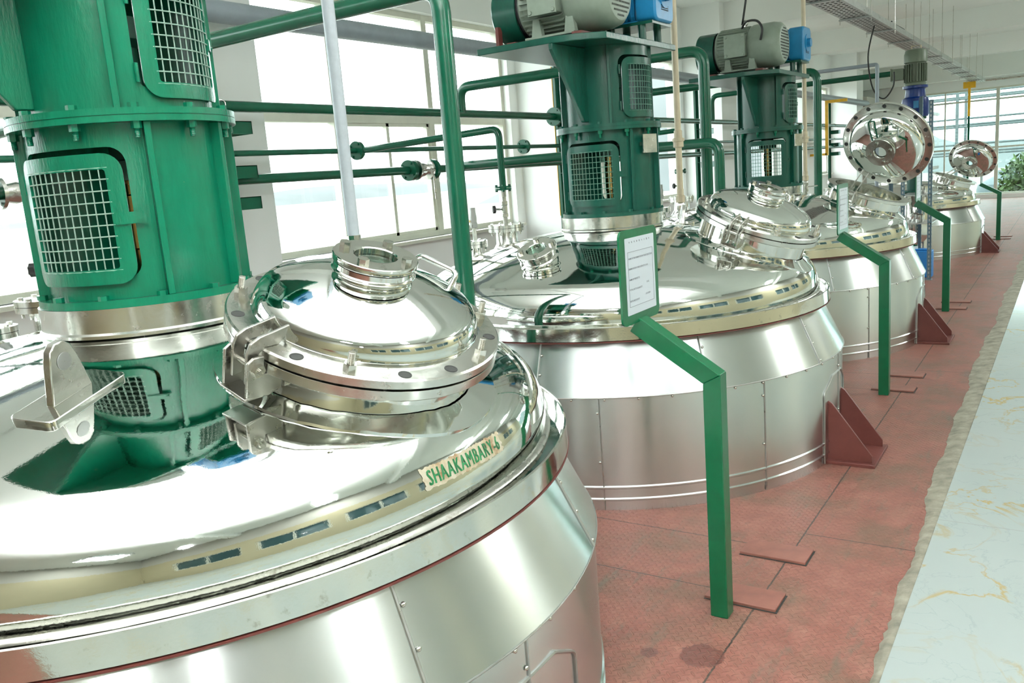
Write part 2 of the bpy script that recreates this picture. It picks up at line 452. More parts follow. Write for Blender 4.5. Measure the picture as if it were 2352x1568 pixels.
def hexm(key, *a):
    if key not in HX: HX[key] = hexmesh(*a)
    return HX[key]
def inst(name, me, mx, parent, label=None):
    o = bpy.data.objects.new(name, me); COL.objects.link(o); o.parent = parent; o.matrix_local = mx
    if label: o['label'] = label
    return o
def text_mesh(body, size, align='LEFT', spacing=1.0, bold=0.0):
    cu = bpy.data.curves.new('t', 'FONT'); cu.body = body; cu.size = size; cu.align_x = align; cu.space_character = spacing
    cu.offset = bold; cu.resolution_u = 2
    o = bpy.data.objects.new('t', cu); COL.objects.link(o)
    me = bpy.data.meshes.new_from_object(o.evaluated_get(bpy.context.evaluated_depsgraph_get()))
    vs = [tuple(v.co) for v in me.vertices]; fs = [tuple(p.vertices) for p in me.polygons]
    bpy.data.objects.remove(o); bpy.data.curves.remove(cu); bpy.data.meshes.remove(me)
    return vs, fs

# ------------------------------------------------------------------ the room
XW, YE, ZC = -5.5, 28.4, 4.15
XR, YB = 4.6, -5.0
WIN = [(-.8, 3.35), (4.4, 8.55), (9.6, 13.75), (14.8, 18.95), (20.0, 24.15)]
ZS, ZH = 1.12, 3.33
struct('floor', MB().span((XW, YB, -.10), (-.45, YE, 0)), 'tread', smooth=0)
def curb():
    m = MB(); n = 900; vs = []
    for i in range(n+1):
        y = YB+(YE-YB)*i/n; e = .022*math.sin(y*2.3)+.018*math.sin(y*5.1+1)+.012*math.sin(y*13)+.010*random.uniform(-1, 1)
        wd = min(.12, max(.035, .03+.022*(y-2.4))); e *= .5
        vs += [(-.452-wd+e, y, .0015), (-.450-wd*.6+e*.5, y, .012+.003*random.random()), (-.448-wd*.25, y, .016+.003*random.random()), (-.446, y, .018)]
    fs = [(i*4+k, i*4+k+1, i*4+k+5, i*4+k+4) for i in range(n) for k in range(3)]
    return m.add(vs, fs)
struct('floor_concrete_edge', curb(), 'concrete', smooth=60)
struct('floor_marble', MB().span((-.447, YB, -.10), (XR, YE, .022)), 'marble', smooth=0)
# left wall with windows
m = MB()
m.span((XW-.25, YB, -.1), (XW, YE, ZS)); m.span((XW-.25, YB, ZH), (XW, YE, ZC))
ys = [YB]+[y for w_ in WIN for y in w_]+[YE]
for i in range(0, len(ys), 2): m.span((XW-.25, ys[i], ZS), (XW, ys[i+1], ZH))
struct('wall_left', m, 'wall', smooth=0)
def pil(i, y0, y1, xf=-4.85):
    struct('trim_%d' % i, MB().span((XW, y0, 0), (xf, y1, ZC)), 'wall', smooth=0)
for i, (a, b) in enumerate(((-1.9, -.95), (3.52, 4.3), (8.72, 9.45), (13.9, 14.65), (19.1, 19.85), (24.3, 25.1))): pil(i+1, a, b)
def window(i, y0, y1):
    f = MB(); x0, x1 = XW-.16, XW-.08; t = .055
    f.span((x0, y0, ZS), (x1, y1, ZS+t)); f.span((x0, y0, ZH-t), (x1, y1, ZH)); f.span((x0, y0, 2.26), (x1, y1, 2.33))
    n = 3; wd = (y1-y0)/n
    for k in range(n+1):
        yy = min(max(y0+k*wd, y0+t/2), y1-t/2); f.span((x0-.001, yy-t/2-.012*(0 < k < n), ZS), (x1+.001, yy+t/2+.012*(0 < k < n), ZH))
    for k in range(n):      # sliding sashes with their own slim stile
        a, b = y0+k*wd+t, y0+(k+1)*wd-t; mid = (a+b)/2
        if k == 1:
            f.span((x0+.02, mid-.02, ZS+t), (x1-.01, mid+.02, 2.26))
            for yy in (a, b-.03): f.span((x0+.02, yy, ZS+t), (x1-.01, yy+.03, 2.26))
            for zz in (ZS+t, 2.23): f.span((x0+.02, a, zz), (x1-.01, b, zz+.03))
    o = struct('window_%d' % i, f, 'frame', smooth=0)
    struct('window_sill', MB().span((XW-.06, y0-.02, ZS-.03), (XW+.10, y1+.02, ZS)), 'frame', o, smooth=0)
    for k in range(n):
        for z0, z1 in ((ZS+t, 2.26), (2.33, ZH-t)):
            ob('pane', MB().span((XW-.125, y0+k*wd+t/2, z0), (XW-.121, y0+(k+1)*wd-t/2, z1)), 'glass', o, smooth=0)
for i, (a, b) in enumerate(WIN): window(i+1, a, b)
# end wall: tall glazing right of a solid bay
GX0, GZ0, GZ1 = -3.87, .12, 3.12
m = MB(); m.span((XW, YE, -.1), (GX0, YE+.25, ZC)); m.span((GX0, YE, GZ1), (XR, YE+.25, ZC)); m.span((GX0, YE, -.1), (XR, YE+.25, GZ0))
struct('wall_back', m, 'wall', smooth=0)
f = MB(); xs = [GX0, -1.9, .1, 2.1, XR]
for x in xs: f.span((x-.045, YE+.05, GZ0), (x+.045, YE+.13, GZ1))
f.span((-3.26, YE+.07, GZ0), (-3.22, YE+.11, GZ1))
for z in (GZ0, 1.42, 2.76, GZ1-.05): f.span((GX0, YE+.06, z), (XR, YE+.12, z+.05))
o = struct('window_6', f, 'frame', smooth=0)
for k in range(4):
    for z0, z1 in ((GZ0+.05, 1.42), (1.47, 2.76), (2.81, GZ1-.05)):
        ob('pane', MB().span((xs[k]+.045, YE+.088, z0), (xs[k+1]-.045, YE+.092, z1)), 'endglass', o, smooth=0)
# a grey store-room front that closes the far left corner
struct('wall_partition', MB().span((XW, 25.1, 0), (-4.75, 28.4, 3.05)), 'wallgrey', smooth=0)
# right and front walls (behind the photographer, seen in the polished steel)
m = MB(); RW = [(-3.6, -1.4), (-.9, 1.3), (1.8, 4.0), (4.5, 6.7), (8.2, 10.4), (10.9, 13.1), (15.0, 17.2), (17.7, 19.9)]
z0, z1 = 1.05, 2.15
m.span((XR, YB, -.1), (XR+.25, YE, z0)); m.span((XR, YB, z1), (XR+.25, YE, 2.75))
ys = [YB]+[y for w_ in RW for y in w_]+[YE]
for i in range(0, len(ys), 2): m.span((XR, ys[i], z0), (XR+.25, ys[i+1], z1))
struct('wall_right', m, 'cream', smooth=0)
struct('wall_right_upper', MB().span((XR, YB, 2.75), (XR+.25, YE, ZC)), 'wallgrey', smooth=0)  # greyed so the steel mirrors a dim room
for i, (a, b) in enumerate(RW):
    f = MB(); f.span((XR+.04, a, z0), (XR+.10, b, z0+.05)); f.span((XR+.04, a, z1-.05), (XR+.10, b, z1))
    for yy in (a, (a+b)/2-.03, b-.06): f.span((XR+.04, yy, z0), (XR+.10, yy+.06, z1))
    o = struct('window_%d' % (7+i), f, 'frame', smooth=0)
    ob('pane', MB().span((XR+.11, a, z0), (XR+.13, b, z1)), 'darkwin', o, smooth=0)
struct('wall_front', MB().span((XW, YB-.25, -.1), (XR, YB, 2.75)), 'cream', smooth=0)
struct('wall_front_upper', MB().span((XW, YB-.25, 2.75), (XR, YB, ZC)), 'wallgrey', smooth=0)  # greyed likewise, dimness put into the colour
struct('ceiling', MB().span((XW-.25, YB-.25, ZC), (XR+.25, YE+.25, ZC+.15)), 'ceiling', smooth=0)
for i, yc in enumerate((-1.4, 3.9, 9.08, 14.27, 19.47, 24.7)):
    struct('trim_%d' % (20+i), MB().span((XW, yc-.16, 3.72), (XR, yc+.16, ZC)), 'ceiling', smooth=0)
struct('trim_30', MB().span((XW, YE-.35, 3.40), (XR, YE, ZC)), 'ceiling', smooth=0)
for k, (px_, py_) in enumerate(FILL_PANELS):  # unseen fixtures added around the fill lights
    t = thing('added_fill_panel', 'square-edged white fill light panel added under the ceiling', 'ceiling light', (px_, py_, 4.0), group='added fill light panels')
    f = MB()
    for a, b in (((-.62, -.32, 0), (.62, -.29, .15)), ((-.62, .29, 0), (.62, .32, .15)), ((-.62, -.32, 0), (-.59, .32, .15)), ((.59, -.32, 0), (.62, .32, .15))): f.span(a, b)
    ob('frame', f, 'white_plastic', t, smooth=0)
    ob('diffuser', MB().span((-.59, -.29, .01), (.59, .29, .03)), 'fillglow', t, smooth=0)

# ------------------------------------------------------------------ outside
struct('field', MB().span((-900, -300, -5.2), (300, 1200, -5.0)), 'field', smooth=0)
def hills(x0, y0, x1, y1, h, dep, seed, zb=-5):
    rnd = random.Random(seed); m = MB(); n = 60; vs = []
    d = Vector((x1-x0, y1-y0, 0)); nrm = Vector((-d.y, d.x, 0)).normalized()
    ph = [rnd.uniform(0, 6) for _ in range(4)]
    for i in range(n+1):
        t = i/n; p = Vector((x0, y0, 0))+d*t
        hh = h*(.45+.28*math.sin(5*t+ph[0])+.16*math.sin(13*t+ph[1])+.07*math.sin(31*t+ph[2]))
        hh = max(hh, h*.08)*min(1, 6*t+.1, 6*(1-t)+.1)
        for j, (o_, k) in enumerate(((-1, 0), (-.5, .55), (0, 1), (.5, .55), (1, 0))):
            q = p+nrm*o_*dep; vs.append((q.x, q.y, zb+hh*k))
    fs = [(i*5+j, i*5+j+1, i*5+j+6, i*5+j+5) for i in range(n) for j in range(4)]
    return m.add(vs, fs)
tag(ob('hill', hills(-160, 260, 90, 330, 62, 60, 3), 'hill', smooth=80), 'hazy blue-grey hill far beyond the end windows', 'hill')
tag(ob('hill', hills(-620, -80, -460, 720, 13, 40, 5), 'hill', smooth=80), 'low hazy ridge on the horizon beyond the side windows', 'hill')
# the pipe rack and the white water tank outside the end wall
t = thing('pipe_rack', 'faint steel pipe rack standing outside the end windows', 'pipe rack', (-3.2, 36, -5))
for x in (-6.5, -3.5, -.5, 2.5):
    for y in (0, 3): ob('post', MB().span((x-.05, y-.05, 0), (x+.05, y+.05, 8.6)), 'farplant', t, smooth=0)
for z in (6.2, 7.2, 8.2, 8.5):
    for y in (0, .7, 3): ob('rack_pipe', MB().cyl((-7.5, y, z+.12*y), (4.5, y, z+.12*y), .04, 10), 'farplant', t)
wt = MB(); wt.lathe([(0.01, 0), (.9, 0), (.95, .1), (.92, .4), (.95, .5), (.95, 1.1), (.9, 1.3), (.35, 1.6), (.3, 1.75), (.01, 1.76)], 28)
tag(ob('water_tank', wt, 'tankwhite', mx=Matrix.Translation((-1.95, 34.6, -1.15))), 'white plastic water tank beyond the end windows', 'water tank')
ob('stand', MB().span((-1, -1, -3.85), (1, 1, 0)), 'farplant', bpy.data.objects['water_tank'], smooth=0)
def bush(name, loc, r, n, label, hh=1.0):
    rnd = random.Random(int(loc[0]*10)); m = MB()
    for i in range(n):
        u = Vector((rnd.gauss(0, 1), rnd.gauss(0, 1), rnd.gauss(0, 1))).normalized()*r*rnd.uniform(.55, 1)
        p = Vector((u.x, u.y, abs(u.z)*hh*1.4)); s = r*.11
        a = Vector((rnd.gauss(0, 1), rnd.gauss(0, 1), rnd.gauss(0, 1))).normalized()*s; b = a.orthogonal().normalized()*s*.45
        m.add([p-a, p-b+Vector((0, 0, s*.2)), p+a, p+b], [(0, 1, 2, 3)])
    t_ = thing(name, label, 'shrub', loc)
    o_ = ob('foliage', m, 'leaf', t_, smooth=0)
    ob('trunk', MB().cyl((0, 0, -5.0-loc[2]), (0, 0, r*.5), .08, 8), 'oxide', t_)
bush('shrub', (-2.95, 31.0, -1.30), .75, 1500, 'bright green shrub beyond the lower end window panes')
bush('shrub', (-1.2, 31.4, -.9), 1.0, 1800, 'tallest green shrub beyond the end windows at the right edge', 1.6)
bush('shrub', (-5.0, 32.6, -1.5), .9, 1200, 'small green shrub beyond the end windows left of the water tank')

# ------------------------------------------------------------------ tank geometry
RD, ZB = 1.19, .87          # dome wall radius, its foot
KR = .20                     # knuckle radius
def _solve():
    lo, hi = 1.3, 8.0
    def g(Rr):
        zc = 1.300-math.sqrt(Rr*Rr-.31**2); return math.hypot(RD-KR, .930-zc)-(Rr-KR)
    for _ in range(60):
        mid = (lo+hi)/2
        if g(mid) > 0: lo = mid
        else: hi = mid
    return lo
RC = _solve(); ZCn = 1.300-math.sqrt(RC*RC-.31**2)
_kd = Vector((RD-KR, .930-ZCn)).normalized(); R_K = RC*_kd.x
AK0 = math.atan2(_kd.y, _kd.x)
DPROF = [(RD, ZB), (RD, .930)]+[(RD-KR+KR*math.cos(AK0*i/12), .930+KR*math.sin(AK0*i/12)) for i in range(1, 13)]
_a1 = math.asin(.27/RC); _a0 = math.asin(R_K/RC)
DPROF += [(RC*math.sin(_a0+(_a1-_a0)*i/24), ZCn+RC*math.cos(_a0+(_a1-_a0)*i/24)) for i in range(1, 25)]
def dome_z(r):
    if r >= RD: return -1
    if r > R_K:
        return .930+math.sqrt(max(0, KR*KR-(r-RD+KR)**2)) if r > RD-KR else 1.2
    return ZCn+math.sqrt(RC*RC-r*r)
def dome_n(r, a):
    if r <= R_K: v = Vector((r, math.sqrt(RC*RC-r*r)))
    else: v = Vector((r-RD+KR, math.sqrt(max(0, KR*KR-(r-RD+KR)**2))))
    v.normalize(); return Vector((v.x*math.cos(a), v.x*math.sin(a), v.y))
def on_dome(p, d, tmax=.6):
    # march from p along d until the dome is met
    p = Vector(p); d = Vector(d).normalized(); lo = 0
    st = .004; t = 0
    while t < tmax:
        q = p+d*t
        if q.z <= dome_z(math.hypot(q.x, q.y)): break
        t += st
    return p+d*(t-st/2)

def sight(parent, mx, r=.10, hub=.05, nb=4, phase=0, tag2=''):
    """a sight glass in the frame mx: welded hub, ring, pane and cap bolts"""
    s = MB(); s.lathe([(r*.90, -.05), (r*.90, .002), (r*.97, .006), (r*1.0, .012), (r*.97, .018), (r*.91, .022), (r*.91, hub-.016)], 48, mx)
    s.lathe([(r*.60, hub-.018), (r*.97, hub-.018), (r*.97, hub-.004), (r*.6, hub-.004)], 48, mx, closed=True)
    g = ob('sight_glass', s, 'mirror2', parent)
    return g
def sight_full(parent, mx, r=.10, hub=.05, bolts=4, phase=.4, handle_lvl=True):
    g = sight(parent, mx, r, hub)
    rg = MB(); rg.lathe([(r*.50, hub), (r*.53, hub-.0005), (r, hub-.0005), (r*1.01, hub+.001), (r*1.01, hub+.014), (r*.99, hub+.016), (r*.53, hub+.016), (r*.50, hub+.013)], 48, mx, closed=True)
    def sub(nm, mb, mt, **k):
        # keep within thing > part > sub-part: hang on the part itself when it is a direct child
        return ob(nm, mb, mt, g if g.parent.type == 'EMPTY' else parent, **k)
    sub('clamp_ring', rg, 'mirror2')
    sub('pane', MB().lathe([(r*.52, hub+.004), (.0005, hub+.004), (.0005, hub-.001), (r*.52, hub-.001)], 40, mx, closed=True), 'sightglass')
    sub('sight_glass_well', MB().lathe([(r*.50, hub-.003), (r*.50, hub-.03), (.001, hub-.031)], 40, mx), 'satin')
    hm = hexm('sg%.3f' % r, 'cap_bolt', r*.135, r*.13, 'zinc')
    for i in range(bolts):
        a = phase+2*PI*i/bolts
        inst('bolt', hm, mx @ Matrix.Translation((r*.78*math.cos(a), r*.78*math.sin(a), hub+.016)) @ Matrix.Rotation(random.uniform(0, 1), 4, 'Z'), g if g.parent.type == 'EMPTY' else parent)
    return g

def nozzle(parent, x, y, rp, rf, ztop, label=None, bolts=8, blind=True):
    """short pipe stub on the dome with a pair of bolted flanges"""
    r = math.hypot(x, y); zb = dome_z(min(r, RD-.01))-.05
    s = MB(); T = Matrix.Translation((x, y, 0))
    s.lathe([(rp*1.7, zb+.02), (rp*1.25, zb+.07), (rp, zb+.10), (rp, ztop-.04)], 28, T)
    s.lathe([(rp*.8, ztop-.045), (rf, ztop-.045), (rf, ztop-.023), (rp*.8, ztop-.023)], 36, T, closed=True)
    n = ob('nozzle', s, 'satin', parent, label=label)
    ob('blind_flange', MB().lathe([(rp*.3, ztop-.021), (rf, ztop-.021), (rf, ztop), (.002, ztop)], 36, T), 'satin', n)
    ob('gasket', MB().lathe([(rf*.5, ztop-.023), (rf*.985, ztop-.023), (rf*.985, ztop-.021), (rf*.5, ztop-.021)], 36, T, closed=True), 'dark', n)
    hb = hexm('nzb', 'nozzle_bolt_head', .011, .009, 'zinc'); hn = hexm('nzn', 'nozzle_nut', .011, .011, 'zinc', .024, .006)
    for i in range(bolts):
        a = 2*PI*i/bolts+.2; q = (x+rf*.84*math.cos(a), y+rf*.84*math.sin(a))
        inst('bolt', hb, Matrix.Translation((*q, ztop)), n)
        inst('nut', hn, Matrix.Translation((*q, ztop-.045)) @ Matrix.Rotation(PI, 4, 'X'), n)
    return n

def valve_stack(loc, label, green=True):
    """ball valve with knob standing on a nozzle, tied to the green pipe above"""
    t = thing('ball_valve', label, 'valve', loc, group='ball valves standing on the tank nozzles' if False else None)
    ob('stem_pipe', MB().cyl((0, 0, 0), (0, 0, .05), .016, 14), 'dullsteel', t)
    s = MB(); s.lathe([(.018, .05), (.026, .052), (.026, .075), (.022, .08), (.022, .13), (.026, .135), (.026, .16), (.018, .162), (.018, .20)], 8)
    ob('valve_body', s, 'satin', t, smooth=20)
    ob('spindle', MB().cyl((0, 0, .105), (-.045, -.045, .108), .007, 10), 'zinc', t)
    k = MB()
    mx = frame((-.045, -.045, .108), (-1, -1, 0))
    k.prism([((.026 if i % 2 else .020)*math.cos(i*PI/6), (.026 if i % 2 else .020)*math.sin(i*PI/6)) for i in range(12)], 0, .02, mx)
    ob('knob', k, 'black', t)
    return t

def make_tank(idx, X, Y, lid, label, hinge_az, phi, scale=None, door_az=0, sticker=False, lug_list=(), seams=(), sights=(), nozz=(), ztil=.36, mc=(.88, .02, 1.333), naz=-.14):
    t = thing('fermentation_tank', label, 'tank', (X, Y, 0), scale=scale)
    seg = 160
    ob('dome', MB().lathe(DPROF, seg, cap1=False), 'mirror', t, smooth=50)
    # rim: a channel with an upturned outer lip
    rim = MB().lathe([(RD-.005, .884), (RD+.004, .880), (1.238, .872), (1.243, .905), (1.246, .907), (1.251, .905), (1.255, .842), (1.250, .838), (RD-.005, .838)], seg, closed=True)
    ob('rim_flange', rim, 'mirror2', t, smooth=40)
    ob('weld_bead', MB().lathe([(RD+.004, .885), (RD+.012, .889), (RD+.008, .897), (RD-.002, .899)], seg), 'dullsteel', t, smooth=60)
    ob('rim_gasket', MB().lathe([(1.20, .8375), (1.2565, .8375), (1.2565, .8335), (1.20, .8335)], seg, closed=True), 'oxide', t)
    ob('jacket_cone', MB().lathe([(1.205, .836), (1.325, .580), (1.3235, .574)], seg), 'alu', t, smooth=30)
    w_ = MB().lathe([(1.318, .578), (1.318, .128), (1.324, .122), (1.324, .116), (1.318, .110), (1.318, .066), (1.324, .060), (1.324, .054), (1.316, .048), (1.314, 0.0)], seg)
    jw = ob('jacket_wall', w_, 'alu', t, smooth=20)
    # folded seams and their screws
    scr = HX.get('scr')
    if scr is None:
        q = MB().lathe([(.0065, 0), (.006, .003), (.0035, .005), (.0005, .0055)], 10, cap0=True); scr = q.mesh('screw_head', 60); fix(scr); scr.materials.append(M['zinc']); HX['scr'] = scr
    for a in seams:
        s = MB()
        d = Vector((1.325-1.205, .580-.836)).normalized()
        p0 = pol(1.207, a, .834); p1 = pol(1.327, a, .580)
        s.tube([p0, p1], .0045, 6)
        ob('folded_seam', s, 'galv', t)
        for k in (.25, .6, .95):
            inst('screw', scr, frame(p0.lerp(p1, k)+pol(.0, a)+Vector((0, 0, 0)) + pol(.012, a+PI/2), pol(.9, a, .42)), t)
        a2 = a+.24
        s = MB().tube([pol(1.3195, a2, .576), pol(1.3195, a2, .005)], .0035, 6)
        ob('folded_seam', s, 'galv', t)
        inst('screw', scr, frame(pol(1.32, a2-.008, .5), pol(1, a2)), t); inst('screw', scr, frame(pol(1.32, a2-.008, .25), pol(1, a2)), t)
    ns = 34
    ob('shoulder_bead', MB().lathe([(1.3255+.0028*math.cos(i*PI/3), .577+.0028*math.sin(i*PI/3)) for i in range(6)], seg, closed=True), 'galv', t)
    for i in range(ns):
        a = -2.9+i*(4.2/ns)
        inst('screw', scr, frame(pol(1.320, a, .566), pol(1, a)), t)
    # neck ring that carries the agitator
    nr = MB().lathe([(.255, 1.245), (.318, 1.262), (.320, 1.282), (.300, 1.292), (.300, 1.300), (.312, 1.303), (.312, 1.312), (.306, 1.318), (.306, 1.384), (.24, 1.384)], 96)
    ob('neck_ring', nr, 'satin', t, smooth=25)
    # manhole
    n = Vector((math.sin(ztil)*math.cos(naz), math.sin(ztil)*math.sin(naz), math.cos(ztil)))
    c = Vector(mc); RF = .33; MS = Matrix.Scale(1.052, 4)
    mx = frame(c-n*.026, n, (1, 0, 0)) @ MS
    nk = MB(); k = 72; rings = [[], []]
    for i in range(k):
        a = 2*PI*i/k
        p = mx @ Vector((.280*math.cos(a), .280*math.sin(a), -.02)); rings[0].append(p)
        q = on_dome(p, -n, .7) - n*.01; rings[1].append(q)
    nk.add(rings[0]+rings[1], [(i, (i+1) % k, k+(i+1) % k, k+i) for i in range(k)])
    # inner wall
    rin = [mx @ Vector((.270*math.cos(2*PI*i/k), .270*math.sin(2*PI*i/k), 0.0)) for i in range(k)]
    rin2 = [p-n*.10 for p in rin]
    nk.add(rin+rin2, [(i, (i+1) % k, k+(i+1) % k, k+i) for i in range(k)])
    neck = ob('manhole_neck', nk, 'mirror2', t, smooth=50)
    pad = MB(); rr = []
    for r_ in (.282, .290, .345, .348):
        row = []
        for i in range(k):
            a = 2*PI*i/k; p = mx @ Vector((r_*math.cos(a), r_*math.sin(a), .05))
            q = on_dome(p, -n, .9); rq = math.hypot(q.x, q.y)
            off = {.282: .008, .290: .006, .345: .006, .348: .0}[r_]
            row.append(q + dome_n(min(rq, RD-.001), math.atan2(q.y, q.x))*off)
        rr.append(row)
    pad.add([p for row in rr for p in row], [(j*k+i, j*k+(i+1) % k, (j+1)*k+(i+1) % k, (j+1)*k+i) for j in range(3) for i in range(k)])
    ob('reinforcing_pad', pad, 'mirror', neck, smooth=40)
    ob('neck_flange', MB().lathe([(.268, -.028), (RF-.004, -.028), (RF, -.024), (RF, -.002), (.268, -.002)], 96, mx, closed=True), 'satin', neck, smooth=25)
    # hinge lugs on the neck (two plates, base plate and pin)
    hz = hinge_az; hd = Vector((math.cos(hz), math.sin(hz), 0)); hd = (hd-n*hd.dot(n)).normalized()
    hx = frame(c-n*.026, n, hd) @ MS      # x = towards hinge, y = sideways, z = up off the flange
    hl = MB()
    for s_y in (-.040, .040):
        hl.prism([(.282, -.075), (.315, -.085), (.372, -.078), (.376, .006), (.362, .016), (.335, .016), (.332, -.028), (.282, -.028)], s_y-.004, s_y+.004, hx @ Matrix(((1, 0, 0, 0), (0, 0, -1, 0), (0, 1, 0, 0), (0, 0, 0, 1))))
    hl.box((.352, 0, -.082), (.050, .088, .006), hx)
    ob('hinge_bracket', hl, 'dullsteel', neck, smooth=20, bevel=.002)
    pn = MB(); pn.cyl(hx @ Vector((.352, -.060, -.012)), hx @ Vector((.352, .060, -.012)), .0075, 12)
    ob('hinge_pin', pn, 'zinc', neck)
    hn2 = hexm('hpn', 'pin_nut', .016, .012, 'zinc')
    for sg in (-1, 1): inst('hinge_nut', hn2, frame(hx @ Vector((.352, sg*.044, -.012)), (hx.to_3x3() @ Vector((0, sg, 0)))), neck)
    # lid
    if lid is None: LX = mx; hxl = hx
    else:
        lc, laz, lel = lid; ln = Vector((math.cos(lel)*math.cos(laz), math.cos(lel)*math.sin(laz), math.sin(lel)))
        down = (hx @ Vector((.352, 0, -.012)))-Vector(lc); hdl = (down-ln*down.dot(ln)).normalized()
        LX = frame(Vector(lc), ln, hdl) @ MS; hxl = LX
    ld = MB(); base = [(.262, .0), (RF-.004, .0), (RF, .004), (RF, .022), (RF-.004, .026), (.285, .026), (.272, .030)]
    # shallow dish: knuckle then crown
    kn = [(.272-.064+.064*math.cos(i*R(68)/8), .036+.064*math.sin(i*R(68)/8)) for i in range(9)]
    xk, zk = kn[-1]; rc_ = xk/math.cos(R(68)); zc_ = zk-rc_*math.sin(R(68))
    cr = [(rc_*math.cos(R(68)+(R(90)-R(68))*i/10*.8), zc_+rc_*math.sin(R(68)+(R(90)-R(68))*i/10*.8)) for i in range(1, 11)]
    prof = [(.272, .026), (.274, .034)]+kn+cr
    ld.lathe(prof, 96, LX)
    ld.lathe([(p[0]-.004, p[1]-.004) for p in [(.262, .004)]+kn+cr], 96, LX)
    lido = ob('manhole_lid', ld, 'mirror', t, smooth=45)
    ob('lid_flange', MB().lathe([(.262, .0), (RF-.004, .0), (RF, .004), (RF, .022), (RF-.004, .026), (.285, .026), (.270, .031), (.262, .026)], 96, LX, closed=True), 'satin', lido, smooth=25)
    ztop = cr[-1][1]
    SM = LX @ Matrix.Translation((0, 0, ztop-.004))
    if lid is None:
        sight_full(lido, SM, .101, .034, 4, .35)
    else:
        g = sight(lido, SM, .098, .022)
        rg = MB(); rg.lathe([(.046, .022), (.105, .022), (.105, .034), (.046, .034)], 40, SM, closed=True); ob('clamp_ring', rg, 'satin', lido)
        hm = hexm('sg0.098', 'cap_bolt', .0135, .013, 'zinc')
        for i in range(4):
            a = .9+PI/2*i; inst('bolt', hm, SM @ Matrix.Translation((.076*math.cos(a), .076*math.sin(a), .034)), lido)
    # studs and empty holes around the flange
    st = hexm('stud', 'stud_and_nut', .0155, .018, 'zinc', .044, .0085)
    hole = HX.get('hole')
    if hole is None:
        q = MB().lathe([(.0155, 0), (.0150, .0012), (.0118, .0012), (.0112, 0)], 18); q2 = MB(); q.lathe([(.0115, .0006), (.0005, .0006)], 18)
        hole = q.mesh('bolt_hole', 60); fix(hole); hole.materials.append(M['dark']); HX['hole'] = hole
    for i in range(16):
        a = 2*PI*i/16+R(13); p = Vector((.304*math.cos(a), .304*math.sin(a), .026)); stud = i in (0, 2, 3, 6, 9, 13)
        if lid is None and abs((a-math.atan2((mx.to_3x3().inverted() @ hd).y, (mx.to_3x3().inverted() @ hd).x)+PI) % (2*PI)-PI) < .2: continue
        if lid is None and stud: inst('stud', st, LX @ Matrix.Translation(p), lido)
        else: inst('bolt_hole', hole, LX @ Matrix.Translation(p), lido)
    # hinge arms of the lid
    ar = MB(); sw = Matrix(((1, 0, 0, 0), (0, 0, -1, 0), (0, 1, 0, 0), (0, 0, 0, 1)))
    if lid is None:
        poly = [(.262, .050), (.285, .027), (.322, .027), (.336, .016), (.338, -.050), (.364, -.054), (.368, .020), (.360, .042), (.338, .054), (.300, .060), (.225, .075), (.215, .068)]
    else:
        poly = [(.205, .092), (.225, .066), (.245, .030), (.315, .027), (.37, .027), (.49, .027), (.50, .062), (.37, .075), (.30, .088)]
    for s_y in (-.024, .024): ar.prism(poly, s_y-.004, s_y+.004, hxl @ sw)
    ob('hinge_arm', ar, 'dullsteel', lido, smooth=20, bevel=.002)
    # handle opposite the hinge
    hh = [(-.245, .0, .055), (-.275, 0, .10), (-.22, 0, .155), (-.13, 0, .165), (-.09, 0, .115)] if False else None
    y0 = .07
    pts = [(-.205, -y0, .078), (-.235, -y0, .128), (-.235, y0, .128), (-.205, y0, .078)]
    hp = [hxl @ Vector(p) for p in bend(pts, .022)]
    ob('handle', MB().tube(hp, .0075, 12), 'mirror2', lido)
    # lifting lugs
    for (r, a, ya, sc_) in lug_list:
        p = pol(r, a, dome_z(r)); fx = frame(p, dome_n(r, a), pol(1, ya))
        pd = MB().prism(rrect(-.125, .125, -.06, .06, .02), -.008, .010, fx); lg = ob('lifting_lug', MB().prism(
            [(-.062, .008), (.062, .008), (.040, .10), (.030, .128), (.012, .142), (-.012, .142), (-.030, .128), (-.040, .10)], -.011, .011, fx @ sw), 'satin', t, bevel=.003)
        ob('base_pad', pd, 'mirror2', lg, bevel=.003)
        q = MB().lathe([(.021, -.0118), (.0205, -.0125), (.0005, -.0125)], 24, fx @ sw @ Matrix.Translation((0, .095, 0)))
        q.lathe([(.021, .0118), (.0205, .0125), (.0005, .0125)], 24, fx @ sw @ Matrix.Translation((0, .095, 0)))
        ob('eye_hole', q, 'paper' if False else 'galv', lg)
    for (r, a) in sights:
        sight_full(t, frame(pol(r, a, dome_z(r)+.012), (math.sin(R(27))*math.cos(a), math.sin(R(27))*math.sin(a), math.cos(R(27))), pol(1, a+PI/2)), .110, .052, 4, .5)
    for (x, y, rp, rf, zt, nb) in nozz: nozzle(t, x, y, rp, rf, zt, bolts=nb)
    # foot bracket on the aisle side
    sb = ob('foot_bracket', MB().span((1.29, -.19, 0), (1.55, .19, .018)), 'oxide', t, bevel=.002)
    for yy in (-.15, .15):
        br = MB()
        mxx = Matrix(((1, 0, 0, 0), (0, 0, 1, 0), (0, 1, 0, 0), (0, 0, 0, 1)))
        x0_ = math.sqrt(1.318**2-yy**2)-.02
        br.prism([(x0_, .018), (1.53, .018), (1.53, .055), (x0_+.04, .33), (x0_, .36)], yy-.007, yy+.007, mxx)
        ob('gusset_plate', br, 'oxide', sb, smooth=20, bevel=.002)
    tr = MB().tube(bend([pol(1.321, R(-9.5), .01), pol(1.321, R(-9.5), .40), pol(1.321, R(-4), .47), pol(1.321, R(4), .47), pol(1.321, R(9.5), .40), pol(1.321, R(9.5), .01)], .04), .005, 6)
    ob('cutout_trim', tr, 'galv', t)
